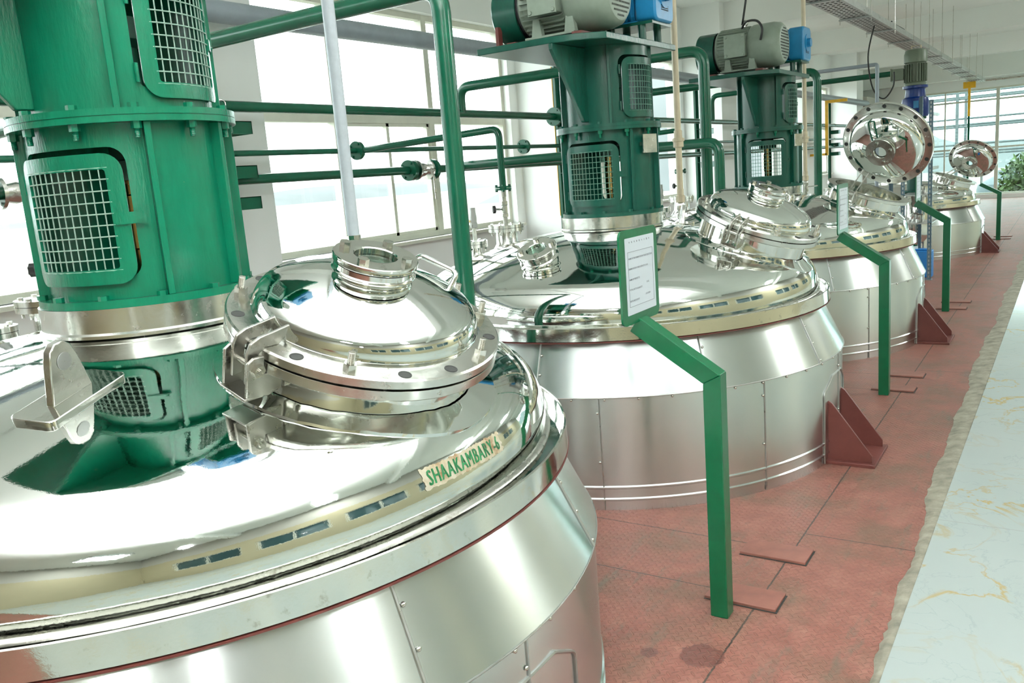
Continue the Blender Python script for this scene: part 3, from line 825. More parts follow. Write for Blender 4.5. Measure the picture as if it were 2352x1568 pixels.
    if sticker:
        # peeling name label that follows the dome's shoulder
        arc = []; acc = 0; last = None
        dense = [(RD, .90+i*.005) for i in range(11)]+DPROF[2:]
        for r_, z_ in dense:
            if last: acc += math.hypot(r_-last[0], z_-last[1])
            arc.append((acc, r_, z_)); last = (r_, z_)
        def wrap(u, v, off):
            # u metres along the rim, v metres up the dome's skin
            for (s0, r0_, z0_), (s1, r1_, z1_) in zip(arc, arc[1:]):
                if s0 <= v <= s1:
                    f_ = (v-s0)/(s1-s0+1e-9); r_ = r0_+(r1_-r0_)*f_; z_ = z0_+(z1_-z0_)*f_
                    nx, nz = (z1_-z0_), -(r1_-r0_); l_ = math.hypot(nx, nz); return pol(r_+nx/l_*off, u/RD+R(-.6), z_+nz/l_*off)
            return pol(RD+off, u/RD+R(-.6), .95)
        W2, Hs, v0 = .160, .050, .074
        nx_ = 60; grid = []; rn = random.Random(4)
        for j in range(9):
            for i in range(nx_+1):
                u = -W2+2*W2*i/nx_; v = v0+Hs*j/8
                if j in (0, 8): v += rn.uniform(-.0022, .0022)
                if i in (0, nx_): u += rn.uniform(-.008, .003)*(1 if i else -1)
                grid.append(wrap(u, v, .0012))
        ob('name_label', MB().add(grid, [(j*(nx_+1)+i, j*(nx_+1)+i+1, (j+1)*(nx_+1)+i+1, (j+1)*(nx_+1)+i) for j in range(8) for i in range(nx_)]), 'label', t, label='torn paper label with green lettering')
        vs, fs = text_mesh('SHAAKAMBARY-6', .050, 'CENTER', 1.14, .0)
        xm = max(abs(v[0]) for v in vs)
        lm = MB()
        for q_, sh_ in enumerate((-.0012, 0, .0012)): lm.add([wrap(v[0]/xm*.142+sh_, v0+.008+v[1], .0022+.0001*q_) for v in vs], fs)
        ob('label_lettering', lm, 'ledger', t, smooth=0)
    return t

TX = -2.37; TY = [1.5589, 4.7442, 7.9604]
NZ = ((-.93, .22, .075, .125, 1.335, 8), (-1.06, .02, .040, .085, 1.245, 4), (.16, .72, .05, .09, 1.26, 4))
tank1 = make_tank(0, TX, TY[0], None, 'nearest polished steel tank with torn paper label, at left front', R(-94), -.13, sticker=True, mc=(.86, .035, 1.331), naz=-.10,
    lug_list=((.70, R(-50), R(107), 1),), seams=(R(-15), R(21), R(-57), R(-99), R(63)), sights=((.80, R(-104)),), nozz=((-.93, .22, .10, .155, 1.335, 8),)+NZ[1:])
tank2 = make_tank(1, TX, TY[1], None, 'second polished steel tank in the row with closed manhole, behind the first sign post', R(-90), -.226, mc=(.905, .01, 1.336), naz=-.18, ztil=.385,
    lug_list=((.62, R(70), R(120), 1),), seams=(R(-82), R(-45), R(-12), R(30), R(-120)), sights=((.83, R(-92)),), nozz=NZ)
tank3 = make_tank(2, TX, TY[2], ((1.12, -.53, 1.692), -1.77, -.43), 'third polished steel tank in the row with its large manhole lid swung open', R(-101), -.20,
    lug_list=((.65, R(77), R(120), 1),), seams=(R(-52), R(-14), R(24), R(-90)), sights=(), nozz=NZ+((.38, -.72, .035, .055, 1.335, 4),))
tank4 = make_tank(3, TX, 14.70, ((1.18, -.42, 1.62), -1.83, -.47), 'farthest steel tank in the row with its small manhole lid swung open', R(-105), -.20, scale=(.95, .95, .87),
    lug_list=(), seams=(R(-62), R(-24), R(14)), sights=(), nozz=NZ+((.38, -.72, .035, .055, 1.335, 4),))

# ------------------------------------------------------------------ agitator drives
def wrap_patch(R0, R1, loop_o, loop_i, mx=None, K=5):
    """closed plate with a hole, bent round a cylinder; loops are (angle, z) lists of equal length"""
    m = MB(); n = len(loop_o); vs = []
    for rad in (R0, R1):
        for j in range(K+1):
            f_ = j/K
            for (a, z), (b, y) in zip(loop_o, loop_i):
                q = a+(b-a)*f_; zz = z+(y-z)*f_; vs.append(pol(rad, q, zz))
    def idx(s_, j, i): return s_*(K+1)*n+j*n+(i % n)
    fs = []
    for s_ in (0, 1):
        for j in range(K):
            for i in range(n): fs.append((idx(s_, j, i), idx(s_, j, i+1), idx(s_, j+1, i+1), idx(s_, j+1, i)))
    for j in (0, K):
        for i in range(n): fs.append((idx(0, j, i), idx(0, j, i+1), idx(1, j, i+1), idx(1, j, i)))
    return m.add(vs, fs, mx)
def loops(ac, ha, z0, z1, r, grow, Rr, k=6, sub=8):
    """rounded rectangle loop in (angle, z) with straight sides subdivided"""
    w_ = ha*Rr+grow; a0, a1, b0, b1 = -w_, w_, z0-grow, z1+grow; r = max(.002, r+grow*.6)
    cs = [(a1-r, b1-r, 0), (a0+r, b1-r, PI/2), (a0+r, b0+r, PI), (a1-r, b0+r, 1.5*PI)]
    p = []
    for ci, (cx, cy, a) in enumerate(cs):
        arc = [(cx+r*math.cos(a+PI/2*i/k), cy+r*math.sin(a+PI/2*i/k)) for i in range(k+1)]
        p += arc
        nx = cs[(ci+1) % 4]; e = (nx[0]+r*math.cos(nx[2]), nx[1]+r*math.sin(nx[2])); s0 = arc[-1]
        p += [(s0[0]+(e[0]-s0[0])*i/sub, s0[1]+(e[1]-s0[1])*i/sub) for i in range(1, sub)]
    return [(ac+x/Rr, z) for x, z in p]
def housing(Rr, th, z0, z1, openings, seg=96):
    """cylindrical shell from z0 to z1; openings = [(centre, half angle, lo, hi)]"""
    m = MB(); pad = .02
    cuts = sorted((ac-ha-pad/Rr*2, ac+ha+pad/Rr*2, ac, ha, lo, hi) for ac, ha, lo, hi in openings)
    for q, (s0, e0, ac, ha, lo, hi) in enumerate(cuts):
        nxt = cuts[(q+1) % len(cuts)][0]+(2*PI if q == len(cuts)-1 else 0)
        m.lathe([(Rr, z0), (Rr, z1), (Rr-th, z1), (Rr-th, z0)], max(6, int(seg*(nxt-e0)/(2*PI))), a0=e0, a1=nxt, closed=True)
        inner = loops(ac, ha, lo, hi, .045, 0, Rr)
        # outer rectangle sampled to the same number of points
        n = len(inner); outer = []
        hw = ha+pad/Rr*2; cz = (lo+hi)/2
        for a, z in inner:
            dx = (a-ac)/ha; dz = (z-cz)/((hi-lo)/2); s_ = max(abs(dx), abs(dz)); dx /= s_; dz /= s_
            outer.append((ac+dx*hw, cz+dz*((z1-z0)/2) if False else (z1 if dz > .9999 else z0 if dz < -.9999 else cz+(dz*((z1-cz) if dz > 0 else (cz-z0))))))
        P = wrap_patch(Rr, Rr-th, outer, inner); m.add(P.v, P.f)
    return m
def guard(parent, Rr, ac, ha, lo, hi, mat, latch_side=1):
    o = wrap_patch(Rr+.013, Rr+.006, loops(ac, ha, lo, hi, .045, .006, Rr), loops(ac, ha, lo, hi, .03, -.036, Rr), K=3)
    d = ob('guard_door', o, mat, parent, smooth=40)
    g = MB(); iw = ha*Rr-.030; n = max(3, int(2*iw/.021)); hz = max(3, int((hi-lo-.06)/.030))
    for i in range(n+1):
        a = ac+(-iw+2*iw*i/n)/Rr; g.tube([pol(Rr+.009, a, lo+.030), pol(Rr+.009, a, hi-.030)], .0020, 5)
    for j in range(hz+1):
        z = lo+.032+(hi-lo-.064)*j/hz; g.tube([pol(Rr+.0115, ac+(-iw+2*iw*i/12)/Rr, z) for i in range(13)], .0020, 5)
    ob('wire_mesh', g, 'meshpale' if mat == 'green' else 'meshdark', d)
    la = ac+latch_side*ha; zc = (lo+hi)/2
    lt = MB(); nn = 6
    for i in range(nn):
        a0_ = la+latch_side*(-.03+.075*i/nn)/Rr; a1_ = la+latch_side*(-.03+.075*(i+1)/nn)/Rr
        lt.add([pol(r_, a, z) for r_ in (Rr+.013, Rr+.018) for a in (a0_, a1_) for z in (zc-.016, zc+.016)], [(0, 1, 3, 2), (4, 6, 7, 5), (0, 2, 6, 4), (1, 5, 7, 3), (0, 4, 5, 1), (2, 3, 7, 6)])
    lt.cyl(pol(Rr+.018, la+latch_side*.03/Rr, zc), pol(Rr+.024, la+latch_side*.03/Rr, zc), .007, 8)
    ob('latch', lt, mat, d)
    for z in (lo+.06, hi-.06):
        hg = MB(); hg.cyl(pol(Rr+.010, ac-latch_side*(ha+.02/Rr), z-.025), pol(Rr+.010, ac-latch_side*(ha+.02/Rr), z+.025), .006, 8)
        ob('hinge', hg, mat, d)

def motor_body(parent, org, Rm, Lm, mat, name='motor', fins=True, box=True, cowl=True, feet=True, eye=True):
    """motor with its axis along +X (fan end at +X) centred at org"""
    m = MB(); T = Matrix.Translation(org) @ Matrix.Rotation(PI/2, 4, 'Y')
    x0 = -Lm/2
    m.lathe([(.03, x0-.02), (.05, x0-.02), (.055, x0), (Rm*.88, x0), (Rm*.92, x0+.012), (Rm*.86, x0+.03), (Rm*.86, x0+Lm*.52), (Rm*.90, x0+Lm*.54), (Rm*.90, x0+Lm*.57), (.02, x0+Lm*.57)], 48, T)
    if fins:
        for i in range(36):
            a = 2*PI*i/36
            m.box((0, 0, 0), (Rm*.13, .005, Lm*.46), T @ Matrix.Rotation(a, 4, 'Z') @ Matrix.Translation((Rm*.91, 0, x0+Lm*.27)))
    b = ob(name, m, mat, parent, smooth=30)
    if cowl:
        c = MB().lathe([(Rm*.96, x0+Lm*.53), (Rm*1.0, x0+Lm*.56), (Rm*1.0, x0+Lm*.86), (Rm*.93, x0+Lm*.96), (Rm*.80, x0+Lm)], 48, T)
        c.lathe([(Rm*.80, x0+Lm), (Rm*.72, x0+Lm+.002), (.0005, x0+Lm+.002)], 48, T)
        ob('fan_cowl', c, mat, b, smooth=40)
        s = MB(); rows = 11
        for i in range(rows):
            y = -Rm*.66+Rm*1.32*i/(rows-1); hw = math.sqrt(max(0, (Rm*.70)**2-y*y)); kk = int(hw*2/.016)
            for j in range(kk):
                xx = -hw+2*hw*(j+.5)/kk; s.box((y, xx, x0+Lm+.0025), (Rm*.055, .009, .002), T)
        ob('air_slots', s, 'dark', b, smooth=0)
    if box:
        q = MB(); w_, h_, d_ = Lm*.30, Rm*.95, Rm*.30
        q.span((org[0]-Lm*.30, org[1]-Rm*.88-d_, org[2]-h_*.45), (org[0]-Lm*.30+w_, org[1]-Rm*.80, org[2]+h_*.55))
        bx = ob('terminal_box', q, mat, b, smooth=20, bevel=.008)
        q = MB(); q.span((org[0]-Lm*.30-.006, org[1]-Rm*.88-d_-.014, org[2]-h_*.45-.006), (org[0]-Lm*.30+w_+.006, org[1]-Rm*.88-d_, org[2]+h_*.55+.006))
        for sx in (0, 1):
            for sz in (0, 1): q.cyl((org[0]-Lm*.30+.012+sx*(w_-.024), org[1]-Rm*.88-d_-.022, org[2]-h_*.45+.012+sz*(h_-.024)), (org[0]-Lm*.30+.012+sx*(w_-.024), org[1]-Rm*.88-d_-.008, org[2]-h_*.45+.012+sz*(h_-.024)), .012, 10)
        ob('box_cover', q, mat, b, smooth=20, bevel=.002)
    if feet:
        q = MB()
        for sx in (-.36, .02):
            for sy in (-1, 1):
                q.prism([(-.035, 0), (.035, 0), (.02, Rm*.55), (-.02, Rm*.55)], -.018, .018, frame((org[0]+sx*Lm+.03, org[1]+sy*Rm*.72, org[2]-Rm*1.04), (0, 1, 0), (1, 0, 0)) @ Matrix(((1, 0, 0, 0), (0, -1, 0, 0), (0, 0, -1, 0), (0, 0, 0, 1))))
        q.span((org[0]-Lm*.42, org[1]-Rm*.95, org[2]-Rm*1.06), (org[0]+Lm*.14, org[1]+Rm*.95, org[2]-Rm*1.0))
        ob('mounting_feet', q, mat, b, smooth=20)
    if eye:
        e = MB(); k = 20; ring = [(org[0]-Lm*.1+.022*math.cos(2*PI*i/k), org[1], org[2]+Rm+.028+.022*math.sin(2*PI*i/k)) for i in range(k+1)]
        e.tube(ring, .006, 8); e.cyl((org[0]-Lm*.1, org[1], org[2]+Rm*.8), (org[0]-Lm*.1, org[1], org[2]+Rm+.008), .009, 8)
        ob('eye_bolt', e, 'zinc', b)
    return b

def make_drive(X, Y, label, mat, low, up, gus_az, plate=True, nameplate=None):
    t = thing('agitator_drive', label, 'agitator drive', (X, Y, 1.385))
    RL, RU = .272, .252
    ob('base_flange', MB().lathe([(.23, 0), (.305, 0), (.305, .022), (.23, .022)], 96, closed=True), mat, t, smooth=25)
    h1 = housing(RL, .010, .022, .490, [(low, R(37), .075, .43), (low+PI, R(37), .075, .43)])
    ob('lower_housing', h1, mat, t, smooth=35)
    ob('lower_liner', MB().lathe([(.0, .4895), (RL-.012, .4895)], 48), 'innergreen', t)
    ob('middle_flange', MB().lathe([(.20, .490), (.313, .490), (.313, .506), (.311, .5065), (.311, .508), (.313, .5085), (.313, .526), (.20, .526)], 96, closed=True), mat, t, smooth=25)
    h2 = housing(RU, .010, .526, .955, [(up, R(37), .575, .90), (up+PI, R(37), .575, .90)])
    ob('upper_housing', h2, mat, t, smooth=35)
    guard(t, RL, low-R(1.5), R(35), .070, .408, mat); guard(t, RU, up+R(2), R(34), .560, .88, mat)
    def ribs(RR, zz0, zz1, angs, dep):
        for a in angs:
            mm = MB().span((RR-.004, -.009, zz0), (RR+dep, .009, zz1), Matrix.Rotation(a, 4, 'Z')); ob('rib', mm, mat, t, smooth=0, bevel=.002)
    ribs(RL, .022, .490, [low+R(x) for x in (50, 97, 133, 227, 263, 312)], .028)
    ribs(RU, .526, .955, [up+R(x) for x in (48, 90, 133, 227, 310)], .026)
    bh = hexm('bh'+mat, 'flange_bolt_'+mat, .0145, .013, mat); bn = hexm('bn', 'flange_nut', .0145, .018, 'pipegreen' if mat != 'green' else 'green', .042, .0085)
    for i in range(12):
        a = low+R(15+30*i)
        inst('bolt', bh, Matrix.Translation(pol(.293, a, .022)), t)
        inst('bolt', bh, Matrix.Translation(pol(.294, a, .526)), t)
        inst('nut', bn, Matrix.Translation(pol(.294, a, .490)) @ Matrix.Rotation(PI, 4, 'X'), t)
    sh = ob('shaft', MB().lathe([(.032, .0), (.032, .14), (.036, .145), (.036, .30), (.032, .305), (.032, .36)], 28), 'bronze', t)
    ob('coupling', MB().lathe([(.05, .345), (.075, .345), (.075, .40), (.055, .405), (.055, .47), (.085, .475), (.085, .4895), (.04, .4895)], 32), 'innergreen', sh)
    ob('coupling', MB().lathe([(.04, .527), (.09, .527), (.09, .58), (.065, .60), (.065, .72), (.09, .74), (.09, .80), (.035, .81)], 32), 'innergreen', sh)
    ob('upper_shaft', MB().lathe([(.034, .80), (.034, .84), (.04, .845), (.04, .95)], 24), 'bronze', sh)
    # stand bolts inside
    if nameplate is not None:
        fx = frame(pol(.305, nameplate, .40), pol(1, nameplate), (0, 0, 1))
        pm = MB().box((0, 0, 0), (.105, .125, .006), fx); pm.box((-.0, 0, -.018), (.02, .10, .03), fx)
        ob('name_plate', pm, 'satin', t, smooth=0)
    # gusset under the motor plate
    g = MB(); mxx = Matrix.Rotation(gus_az, 4, 'Z') @ Matrix(((1, 0, 0, 0), (0, 0, 1, 0), (0, 1, 0, 0), (0, 0, 0, 1)))
    g.prism([(RU-.005, .955), (.60, .955), (.60, .925), (RU+.045, .545), (RU-.005, .545)], -.013, .013, mxx)
    ob('gusset', g, mat, t, smooth=20, bevel=.004)
    pl = [(-.50, -.60), (-.02, -.60), (.12, -.56), (.25, -.47), (.27, .44), (-.50, .44)]
    ob('motor_plate', MB().prism(pl, .955, .990), mat, t, smooth=20, bevel=.004)
    ob('motor_rails', MB().span((-.36, -.50, .990), (-.30, -.02, 1.012)).span((.06, -.50, .990), (.12, -.02, 1.012)), 'oxide', t, smooth=0)
    motor_body(t, (-.04, -.26, 1.215), .185, .56, 'motor')
    # belt guard at the left end
    q = MB(); T = Matrix.Translation((-.335, -.26, 1.205)) @ Matrix.Rotation(-PI/2, 4, 'Y')
    q.lathe([(.165, 0), (.175, 0), (.175, .155), (.165, .165), (.001, .165)], 40, T)
    bg = ob('belt_guard', q, mat, t, smooth=40)
    pu = MB().lathe([(.035, -.012), (.15, -.012), (.155, -.004), (.14, .010), (.155, .024), (.14, .036), (.155, .05), (.13, .06)], 36, T)
    ob('pulley', pu, 'black', bg)
    ob('guard_stay', MB().span((-.47, -.44, .985), (-.45, -.40, 1.12)).span((-.47, -.11, .985), (-.45, -.07, 1.12)), 'oxide', bg, smooth=0)
    # blue auxiliary motor behind, with its own small stand
    q = MB().prism(rrect(-.12, .12, -.13, .13, .04), 0, .16, frame((.02, .17, 1.235), (1, 0, 0), (0, 1, 0)))
    for i in range(5): q.prism(rrect(-.128, .128, -.138, .138, .04), .012+i*.03, .022+i*.03, frame((.02, .17, 1.235), (1, 0, 0), (0, 1, 0)))
    bm_ = ob('auxiliary_motor', q, 'blue', t, smooth=30)
    q = MB().prism(rrect(-.135, .135, -.145, .14, .045), .17, .30, frame((.02, .17, 1.235), (1, 0, 0), (0, 1, 0)))
    ob('end_cover', q, 'blue', bm_, smooth=30, bevel=.012)
    q = MB().cyl((.31, .17, 1.24), (.355, .17, 1.24), .038, 16); q.cyl((.31, .17, 1.24), (.325, .17, 1.24), .075, 24)
    ob('shaft_boss', q, 'blue', bm_)
    q = MB()
    for i in range(7): q.box((.321, .17, 1.155+i*.011), (.004, .10, .004))
    ob('air_slots', q, 'dark', bm_, smooth=0)
    ob('terminal_box', MB().span((.05, .0, 1.17), (.15, .05, 1.28)), 'blue', bm_, smooth=0, bevel=.008)
    ob('mounting_foot', MB().span((.03, .06, 1.09), (.30, .28, 1.105)), 'blue', bm_, smooth=0)
    st = MB()
    for sx in (.02, .22):
        for sy in (.06, .28): st.cyl((sx, sy, .990), (sx, sy, 1.075), .024, 12)
    st.span((-.04, .03, 1.075), (.30, .31, 1.092))
    ob('motor_stand', st, mat, t, smooth=25)
    return t
DX = -2.36
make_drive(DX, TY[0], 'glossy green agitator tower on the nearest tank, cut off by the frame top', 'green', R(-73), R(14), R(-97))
make_drive(DX, TY[1], 'shaded green agitator tower with grey and blue motors on the second tank', 'shadedgreen', R(-88), R(-10), R(-92), nameplate=R(-14))
make_drive(DX, TY[2], 'shaded green agitator tower with grey and blue motors on the third tank', 'shadedgreen', R(-75), R(-5), R(-92), nameplate=R(-14))

# ------------------------------------------------------------------ sign posts
def sign_post(Y, label, zs=1.0, text=True, panel=True):
    t = thing('sign_post', label, 'sign post', (-1.035, Y, 0), scale=(1, 1, zs))
    h = .0325
    ob('post', MB().prism([(-h, 0), (h, 0), (h, .9224), (-h, .8876)], -h, h, Matrix(((1, 0, 0, 0), (0, 0, 1, 0), (0, 1, 0, 0), (0, 0, 0, 1)))), 'signgreen', t, smooth=0, bevel=.003)
    # sloping arm as a mitred box section
    P0, P1 = Vector((0, 0, .905)), Vector((-.285, 0, 1.095)); d = (P1-P0).normalized(); up = Vector((-d.z, 0, d.x)); up = Vector((d.z*-1, 0, d.x)) if False else Vector((-d.z, 0, d.x))
    if up.z < 0: up = -up
    lo0 = Vector((-h, 0, .872)); hi0 = Vector((h, 0, .918))
    vs = []
    for y in (-h, h):
        vs += [Vector((-h, y, .8876)), Vector((h, y, .9224)), P1+up*h+Vector((0, y, 0)), P1-up*h+Vector((0, y, 0))]
    ob('arm', MB().add(vs, [(0, 1, 2, 3), (4, 7, 6, 5), (0, 4, 5, 1), (1, 5, 6, 2), (2, 6, 7, 3), (3, 7, 4, 0)]), 'signgreen', t, smooth=0, bevel=.003)
    if panel:
        # upright board facing the aisle
        mx = Matrix.Translation((-.262, -.165, 1.105)) @ Matrix(((0, 0, 1, 0), (1, 0, 0, 0), (0, 1, 0, 0), (0, 0, 0, 1)))
        bd = ob('board', MB().prism(rrect(0, .315, 0, .335, .03), -.008, .0, mx), 'signgreen', t, smooth=30)
        sm = mx @ Matrix.Translation((.040, .035, .001))
        ob('sheet', MB().prism(rrect(0, .245, 0, .272, .004), -.0008, .0004, sm), 'paper', bd, smooth=0, label='white plastic-sleeved notice sheet')
        ln = MB()
        for a, b in (((.018, .028), (.228, .029)), ((.018, .222), (.228, .223)), ((.018, .028), (.019, .223)), ((.227, .028), (.228, .223))): ln.span((*a, .0005), (*b, .0012), sm)
        rn = random.Random(3)
        for i in range(9):
            r_ = rn.uniform(.002, .0045); ln.prism([(.035+i*.021+r_*.7*math.cos(q*PI/4), .2565+r_*math.sin(q*PI/4)) for q in range(8)], .0005, .0012, sm)
        for (s, x, y) in (('NAME OF THE FERMENTATION TANK: REACTOR-4', .022, .196), ('FERMENTATION TANK CAPACITY: 3.0 KL', .022, .160), ('NAME OF THE BATCH', .022, .122), ('TOTAL BATCH QUANTITY', .022, .086), ('3.0 KL', .165, .098), ('BATCH M.F.G DATE', .022, .046), (': 12/11/2024', .150, .056)):
            vs, fs = text_mesh(s, .0088, spacing=1.0, bold=.0001); ln.add([(v[0]+x, v[1]+y, .0010) for v in vs], fs, sm)
        ob('printing', ln, 'ink', bd, smooth=0)
    return t
sign_post(2.806, 'nearest green square-tube sign post, its notice board facing the aisle')
sign_post(6.072, 'second green sign post, in front of the third tank')
sign_post(9.416, 'third green sign post, beside the slotted rack')
sign_post(16.42, 'farthest green sign post, behind the farthest tank', zs=.86)
# cover plates in the floor beside each post
for k, (y, who) in enumerate(((2.806, 'nearest sign post'), (6.072, 'second sign post'), (9.416, 'third sign post'), (16.42, 'farthest sign post'))):
    for j, (a, b) in enumerate(((.085, .225), (.505, .65))):
        o = tag(ob('cover_plate', MB().box((0, 0, .006), (.272, .143, .012)), 'plate', mx=Matrix.Translation((-.999, y+(a+b)/2, .0005)), smooth=0, bevel=.002),
            ('red steel cover plate on the floor touching the foot of the %s' if j == 0 else 'red steel cover plate on the floor a step beyond the %s') % who, 'cover plate')
        e = MB(); e.span((-.137, -.077, 0), (.137, -.0718, .002)); e.span((.1363, -.077, 0), (.143, .07, .002))
        ob('edge_gap', e, 'dark', o, smooth=0)

# ------------------------------------------------------------------ pipework
def pipe(name, pts, r, mat, label, cat='pipe', rad=.07, flanges=(), group=None, seg=16):
    t = thing(name, label, cat, tuple(pts[0]), group=group); o = Vector(pts[0])
    P = [Vector(p)-o for p in pts]
    ob('pipe_run', MB().tube(bend(P, rad), r, seg), mat, t, smooth=60)
    for (p, d, rf, th, mt) in flanges:
        p = Vector(p)-o; d = Vector(d).normalized()
        f = MB(); fx = frame(p, d)
        f.lathe([(r*.9, -th/2-.001), (rf, -th/2-.001), (rf, -.001), (r*.9, -.001)], 28, fx, closed=True)
        f.lathe([(r*.9, .001), (rf, .001), (rf, th/2+.001), (r*.9, th/2+.001)], 28, fx, closed=True)
        fo = ob('flange', f, mt, t, smooth=25)
        hb = hexm('pf'+mt, 'pipe_bolt_'+mt, .010, .010, mt)
        for i in range(4):
            a = 2*PI*i/4+.6; q = fx @ Vector((rf*.78*math.cos(a), rf*.78*math.sin(a), th/2+.001)); inst('bolt', hb, frame(q, d), fo)
            q = fx @ Vector((rf*.78*math.cos(a), rf*.78*math.sin(a), -th/2-.001)); inst('bolt', hb, frame(q, -d), fo)
    return t
XP = -4.6
pipe('header_pipe', [(XP, -3, 2.245), (XP, 25, 2.245)], .036, 'pipegreen', 'topmost of the green pipes running along the window wall', flanges=[((XP, 8.0, 2.245), (0, 1, 0), .095, .035, 'pipegreen')])
pipe('header_pipe', [(XP, -3, 1.945), (XP, 25, 1.945)], .020, 'pipegreen', 'thinnest green pipe along the window wall, below the topmost one', flanges=[((XP, 4.95, 1.945), (0, 1, 0), .07, .03, 'pipegreen'), ((XP, 7.35, 1.945), (0, 1, 0), .07, .03, 'pipegreen')])
pipe('header_pipe', [(XP, -3, 1.775), (XP, 25, 1.775)], .034, 'pipegreen', 'lowest green pipe along the window wall, with the steel lever valve', flanges=[((XP, 5.55, 1.775), (0, 1, 0), .085, .04, 'pipegreen'), ((XP, 5.85, 1.775), (0, 1, 0), .085, .04, 'pipegreen'), ((XP, 2.2, 1.775), (0, 1, 0), .085, .04, 'pipegreen')])
def lever_valve(loc, label):
    t = thing('lever_valve', label, 'valve', loc)
    s = MB(); s.lathe([(.035, -.09), (.085, -.09), (.085, -.07), (.045, -.065), (.06, 0), (.045, .065), (.085, .07), (.085, .09), (.035, .09)], 28, frame((0, 0, 0), (0, 1, 0)))
    ob('valve_body', s, 'satin', t, smooth=30)
    ob('spindle', MB().cyl((0, 0, 0), (.11, 0, 0), .012, 12), 'zinc', t)
    l = MB(); l.tube(bend([(.10, 0, .01), (.11, 0, -.02), (.135, 0, -.07), (.135, 0, -.25)], .02), .009, 8)
    ob('lever', l, 'dullsteel', t)
    return t
lever_valve((XP+.0, 5.70, 1.775), 'steel valve with hanging lever on the lowest green pipe, before the window')
lever_valve((XP+.0, 2.35, 1.775), 'steel valve with hanging lever at the left edge, beside the nearest tower')
pipe('drain_pipe', [(-4.72, -3, 2.86), (-4.72, 24.9, 2.86)], .072, 'pvc', 'thick grey plastic pipe running high along the window wall', seg=24)
# goal-post shaped pipes between the tanks
for k, (y, xe, who, top) in enumerate(((3.15, -2.345, 'rising between the nearest and the second tank', 2.49), (6.35, -2.345, 'rising between the second and the third tank', 2.47), (9.56, -2.30, 'rising just behind the third tank', 2.50), (12.75, -1.80, 'running high behind the open lid to the blue gearbox', 2.62))):
    pipe('drop_pipe', [(XP, y, 2.25), (XP, y, top), (xe, y, top), (xe, y, .0)], .042 if k < 3 else .036, 'pipegreen', 'tall green pipe %s' % who, rad=.11, seg=20,
         flanges=[])
pipe('branch_pipe', [(XP, 6.30, 1.79), (-2.18, 6.16, 1.79), (-2.18, 6.16, .0)], .038, 'pipegreen', 'green branch pipe that bends down beside the third tank, below the tall one', rad=.09)
# feed branches down to each tank nozzle
ords = ('nearest', 'second', 'third')
for k, y in enumerate(TY):
    xo, yo = TX-.93, y+.22
    pipe('feed_pipe', [(XP, yo, 1.945), (XP+.12, yo, 1.945), (xo, yo, 1.985), (xo, yo, 1.575)], .024, 'pipegreen', 'slim green feed pipe bending down to the %s tank' % ords[k], rad=.06,
         flanges=[((xo, yo, 1.585), (0, 0, 1), .058, .026, 'pipegreen')])
    v = valve_stack((xo, yo, 1.336), 'steel valve with black knob on the wide nozzle of the %s tank' % ords[k])
    ob('upper_pipe', MB().cyl((0, 0, .19), (0, 0, .237), .019, 14), 'dullsteel', v)
    t = thing('relief_valve', 'small steel relief valve on the narrow nozzle of the %s tank' % ords[k], 'valve', (TX-1.06, y+.02, 1.246))
    ob('stem_pipe', MB().cyl((0, 0, 0), (0, 0, .09), .015, 12), 'satin', t)
    ob('valve_body', MB().lathe([(.015, .085), (.026, .09), (.026, .12), (.022, .125), (.024, .16), (.019, .20), (.019, .225), (.001, .226)], 8), 'galv', t, smooth=20)
    ob('spindle', MB().cyl((0, 0, .135), (-.05, -.02, .135), .008, 8), 'bronze', t)
# the white and cream drop hoses with their fittings
for k, (mat, y, who, r) in enumerate((('pvcwhite', TY[0], 'white plastic pipe coming down to the nearest tank', .022), ('cpvc', TY[1], 'cream plastic pipe coming down to the second tank', .021), ('cpvc', TY[2], 'cream plastic pipe coming down behind the third motor', .021))):
    x, yy = TX+.16+.03*(k == 0), y+.72
    t = pipe('drop_line', [(x, yy, 1.40), (x, yy, 4.15)], r, mat, who)
    ob('union', MB().lathe([(r, .0), (r*1.5, .002), (r*1.5, .045), (r*1.15, .05), (r*1.15, .09), (r, .092)], 8), 'satin' if k == 0 else mat, t, smooth=20)
    if k: ob('union', MB().lathe([(r, .36), (r*1.6, .365), (r*1.6, .40), (r*1.9, .402), (r*1.9, .42), (r*1.3, .425), (r*1.3, .47), (r, .475)], 16), mat, t, smooth=20)
    t = thing('drop_line_valve', '%s ball valve under the %s' % ('yellow-levered' if k == 0 else 'small steel', ('white plastic pipe', 'cream pipe of the second tank', 'cream pipe of the third tank')[k]), 'valve', (x, yy, 1.261))
    ob('valve_body', MB().lathe([(.018, 0), (.018, .03), (.028, .035), (.028, .06), (.022, .065), (.022, .09), (.028, .095), (.028, .12), (.02, .138)], 8), 'satin', t, smooth=20)
    if k == 0:
        ob('lever', MB().tube([(.0, 0, .075), (.05, .01, .08), (.09, .03, .085)], .006, 8), 'zinc', t)
        ob('lever_sleeve', MB().cyl((.09, .03, .085), (.20, .085, .098), .014, 12), 'yellowsleeve', t, label='yellow grip sleeve')
    else: ob('lever', MB().tube([(.0, 0, .075), (.05, .01, .08), (.11, .03, .085)], .006, 8), 'zinc', t)
# grey thin pipe above the third and fourth tanks
pipe('vent_pipe', [(-5.4, 12.0, 2.70), (-2.15, 12.0, 2.70), (-2.15, 12.0, 0.6)], .024, 'pvc', 'thin grey plastic pipe with an elbow, behind the large open lid', rad=.03)
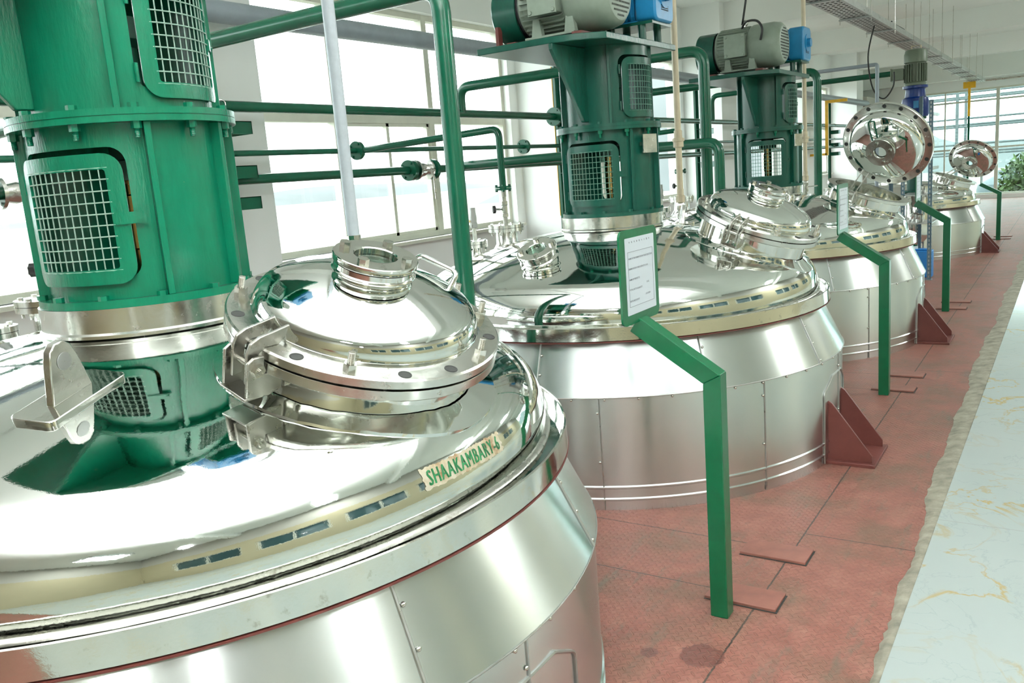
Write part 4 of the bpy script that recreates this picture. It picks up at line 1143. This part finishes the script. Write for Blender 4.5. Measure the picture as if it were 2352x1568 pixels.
# pipe supports on the pilasters
for k, (y, who) in enumerate(((3.74, 'just right of the nearest tower'), (8.25, 'just left of the second tower'), (12.35, 'between the second and third towers'), (20.6, 'right of the third tower'))):
    t = thing('pipe_support', 'green steel pipe support %s' % who, 'pipe support', (XP-.05, y, 0))
    ob('upright', MB().span((-.075, -.03, 0), (-.045, .03, 2.78)).span((-.075, .024, 0), (-.02, .03, 2.78)), 'pipegreen', t, smooth=0)
    for z in (2.18, 1.90, 1.70):
        b_ = MB(); b_.span((-.05, -.05, z-.045), (.16, .13, z-.039)); b_.span((-.05, .124, z-.12), (.16, .13, z-.039)); b_.span((.154, -.05, z-.12), (.16, .13, z-.039))
        br = ob('arm_bracket', b_, 'pipegreen', t, smooth=0)
        zz = {2.18: 2.245, 1.90: 1.945, 1.70: 1.775}[z]; rr = {2.18: .040, 1.90: .024, 1.70: .038}[z]
        ob('u_bolt', MB().tube([(.05+rr*math.cos(PI*i/10), 0, zz+rr*math.sin(PI*i/10)) for i in range(11)], .004, 6), 'zinc', br)
    if k in (0, 1): ob('yellow_strip', MB().span((-.082, -.035, 1.2), (-.076, .035, 2.78)), 'yellow', t, smooth=0, label='yellow painted strip')
for (x, y, z0, z1, lab) in ((-4.5, 19.5, 1.6, 2.75, 'yellow steel angle fixed on the far pilaster'), ):
    t = thing('pipe_hanger', lab, 'pipe hanger', (x, y, z0))
    ob('upright', MB().span((-.03, -.03, 0), (.03, .03, z1-z0)), 'yellow', t, smooth=0)
    ob('wall_tie', MB().span((-.36, -.03, 0), (.0, .03, .05)), 'yellow', t, smooth=0)
    ob('top_arm', MB().span((.03, -.03, z1-z0-.06), (.42, .03, z1-z0)), 'yellow', t, smooth=0)
t = thing('pipe_hanger', 'yellow and green hanger rod before the end windows', 'pipe hanger', (-2.35, 25.5, 0))
ob('rod', MB().span((-.025, -.025, 0), (.025, .025, 2.3)), 'pipegreen', t, smooth=0)
ob('upper_rod', MB().span((-.03, -.03, 2.3), (.03, .03, 3.0)), 'yellow', t, smooth=0)
ob('top_plate', MB().span((-.14, -.06, 3.0), (.14, .06, 3.16)), 'yellow', t, smooth=0)

# ------------------------------------------------------------------ slotted rack, small vessel with blue gearbox
def slotted(parent, x, y, z0, z1, sx, sy):
    m = MB(); w_ = .045
    a, b = sorted((x, x+sx*w_)); c0, c1 = sorted((y, y+sy*w_))
    y0_, y1_ = sorted((y, y+sy*.003)); m.span((a, y0_, z0), (b, y1_, z1)); x0_, x1_ = sorted((x, x+sx*.003)); m.span((x0_, c0, z0), (x1_, c1, z1))
    o = ob('upright', m, 'rackblue', parent, smooth=0)
    s = MB(); n = int((z1-z0)/.05)
    yo = y-sy*.0012
    for i in range(n):
        s.span((x+sx*.016, yo-.0006, z0+.02+i*.05), (x+sx*.030, yo+.0006, z0+.048+i*.05)); s.span((x-sx*.0018, y+sy*.016, z0+.02+i*.05), (x-sx*.0006, y+sy*.03, z0+.048+i*.05))
    ob('slots', s, 'galv', o, smooth=0)
t = thing('slotted_rack', 'tall blue-grey slotted angle rack between the third and the farthest tank', 'rack', (-1.75, 11.9, 0))
for (x, y, sx, sy, h) in ((.30, -.30, -1, 1, 2.18), (-.05, -.30, 1, 1, 1.60), (.11, .30, -1, -1, 2.26), (-.28, .30, 1, -1, 1.9)): slotted(t, x, y, .012, h, sx, sy)
for z in (.70, 1.05):
    ob('shelf', MB().span((-.05, -.30, z), (.30, .30, z+.012)), 'galv', t, smooth=0)
for z in (1.35, 2.0): ob('crosspiece', MB().span((.27, -.29, z), (.30, .30, z+.035)), 'galv', t, smooth=0)
for x, y in ((.27, -.27), (-.02, -.27), (.14, .27), (-.25, .27)): ob('foot', MB().box((x, y, .006), (.09, .09, .012)), 'galv', t, smooth=0)
# small things on the rack shelves
k_ = MB().lathe([(.001, 0), (.045, 0), (.05, .01), (.05, .09), (.04, .10), (.02, .105), (.001, .106)], 20)
for i, (x, y, z, lab) in enumerate(((-1.60, 11.74, .713, 'small steel canister at the front of the lower rack shelf'), (-1.68, 11.95, .713, 'small steel canister at the back of the lower rack shelf'), (-1.57, 11.80, 1.063, 'small steel canister on the upper rack shelf'))):
    tag(ob('steel_canister', k_, 'satin', mx=Matrix.Translation((x, y, z))), lab, 'canister')
t = thing('jerry_can', 'blue plastic jerry can on the floor under the slotted rack', 'jerry can', (-1.60, 11.95, 0))
ob('body', MB().prism(rrect(-.13, .13, -.10, .10, .03), 0, .34).prism(rrect(-.09, .09, -.07, .07, .02), .34, .36), 'bluejerry', t, bevel=.01)
ob('cap', MB().cyl((-.07, 0, .36), (-.07, 0, .39), .025, 12), 'white_plastic', t)
t = thing('mixing_vessel', 'small vessel with green column, blue gearbox and olive upright motor', 'mixing vessel', (-1.765, 12.42, 0))
for i in range(3):
    a = .5+2*PI*i/3; ob('leg', MB().cyl(pol(.13, a, 0), pol(.13, a, .45), .02, 10), 'satin', t)
ob('vessel', MB().lathe([(.001, .36), (.10, .38), (.17, .45), (.185, .52), (.185, .98), (.15, 1.04), (.08, 1.07), (.001, 1.07)], 40), 'mirror2', t)
ob('column', MB().lathe([(.07, 1.05), (.13, 1.06), (.13, 1.08), (.09, 1.09), (.09, 1.98), (.14, 1.99), (.14, 2.02), (.02, 2.02)], 32), 'shadedgreen', t, smooth=30)
gb = ob('gearbox', MB().lathe([(.02, 2.02), (.155, 2.02), (.165, 2.05), (.165, 2.20), (.155, 2.25), (.125, 2.27), (.115, 2.35), (.12, 2.37), (.15, 2.38), (.15, 2.41), (.05, 2.41)], 32), 'deepblue', t, smooth=30)
ob('gearbox_plate', MB().box((.0, -.168, 2.17), (.06, .008, .09), Matrix.Rotation(.2, 4, 'Z')), 'blue', gb, smooth=0, label='pale blue gearbox plate')
mm = MB().lathe([(.05, 2.41), (.125, 2.415), (.13, 2.44), (.11, 2.46), (.11, 2.70), (.05, 2.70)], 32)
for i in range(24): mm.box((.122, 0, 2.57), (.03, .006, .22), Matrix.Rotation(2*PI*i/24, 4, 'Z'))
mo = ob('motor', mm, 'motor2', t, smooth=30)
ob('fan_cowl', MB().lathe([(.12, 2.69), (.138, 2.70), (.138, 2.80), (.12, 2.85), (.08, 2.865), (.001, 2.866)], 32), 'motor2', mo)
ob('terminal_box', MB().span((-.27, -.09, 2.50), (-.13, .06, 2.64)).span((-.285, -.10, 2.49), (-.27, .07, 2.65)), 'motor2', mo, smooth=0, bevel=.006)
ob('rain_cap', MB().tube([(-.05, 0, 2.86), (-.05, 0, 2.905), (.06, 0, 2.905), (.06, 0, 2.86)], .01, 6), 'cpvc', mo)

# ------------------------------------------------------------------ cable tray, rods and cables
t = thing('cable_tray', 'long perforated grey cable tray hanging below the ceiling', 'cable tray', (-2.18, 8.95, 3.15))
m = MB(); Ln = 17.0; Wt = .30
m.span((-Wt/2, 0, 0), (Wt/2, Ln, .003)); m.span((-Wt/2-.002, 0, 0), (-Wt/2, Ln, .07)); m.span((Wt/2, 0, 0), (Wt/2+.002, 14.3, .07)); m.span((Wt/2, 14.8, 0), (Wt/2+.002, Ln, .07))
ob('tray', m, 'galv', t, smooth=0)
m = MB()
for i in range(135):
    for k in range(5): m.span((-.12+k*.052, .05+i*.125, -.0012), (-.09+k*.052, .09+i*.125, -.0004))
ob('perforations', m, 'dark', t, smooth=0)['kind'] = 'stuff'
for i in range(11):
    y = .35+i*1.55
    for s in (-1, 1):
        ob('hanger_rod', MB().cyl((s*.17, y, -.06), (s*.17, y, 1.0), .004, 6), 'dullsteel', t)
    ob('cross_bar', MB().span((-.18, y-.015, -.02), (.18, y+.015, -.002)), 'galv', t, smooth=0)
pipe('cable', [(-2.6, YE-.40, 3.30), (3.5, YE-.40, 3.30)], .035, 'dullsteel', 'dark conduit running across the end wall above the windows')
def cable(pts, r, lab, k=10):
    P = [Vector(p) for p in pts]; out = []
    for i in range(len(P)-1):
        p0 = P[max(0, i-1)]; p1 = P[i]; p2 = P[i+1]; p3 = P[min(len(P)-1, i+2)]
        for j in range(k):
            u = j/k; out.append(.5*((2*p1)+(p2-p0)*u+(2*p0-5*p1+4*p2-p3)*u*u+(-p0+3*p1-3*p2+p3)*u**3))
    out.append(P[-1]); return tag(ob('cable', MB().tube(out, r, 8), 'black', smooth=60), lab, 'cable')
zt = 1.385
cable([(-2.47, 7.66, 2.80), (-2.44, 7.60, 2.84), (-2.40, 7.62, 3.1), (-2.42, 7.9, 3.5), (-2.45, 8.3, 4.15)], .009, 'black cable rising from the grey motor on the third tank')
cable([(-2.46, 7.62, 2.76), (-2.40, 7.55, 2.80), (-2.30, 7.52, 2.79), (-2.25, 7.50, 2.72), (-2.27, 7.515, 2.63)], .010, 'short black cable looped over the grey motor on the third tank')
cable([(-1.985, 12.2, 2.60), (-1.99, 12.18, 2.42), (-2.10, 12.15, 2.28), (-2.22, 12.1, 2.42), (-2.24, 11.9, 2.8), (-2.15, 11.8, 3.15)], .009, 'thin black cable hanging in a loop from the tray to the olive motor')
cable([(-2.28, 13.2, 3.24), (-2.18, 12.9, 3.30), (-2.06, 13.4, 3.24), (-2.2, 13.8, 3.31), (-2.25, 13.1, 3.25), (-2.1, 12.7, 3.28)], .012, 'tangle of black cable lying on the tray')
print('BUILD done', len(bpy.data.objects))
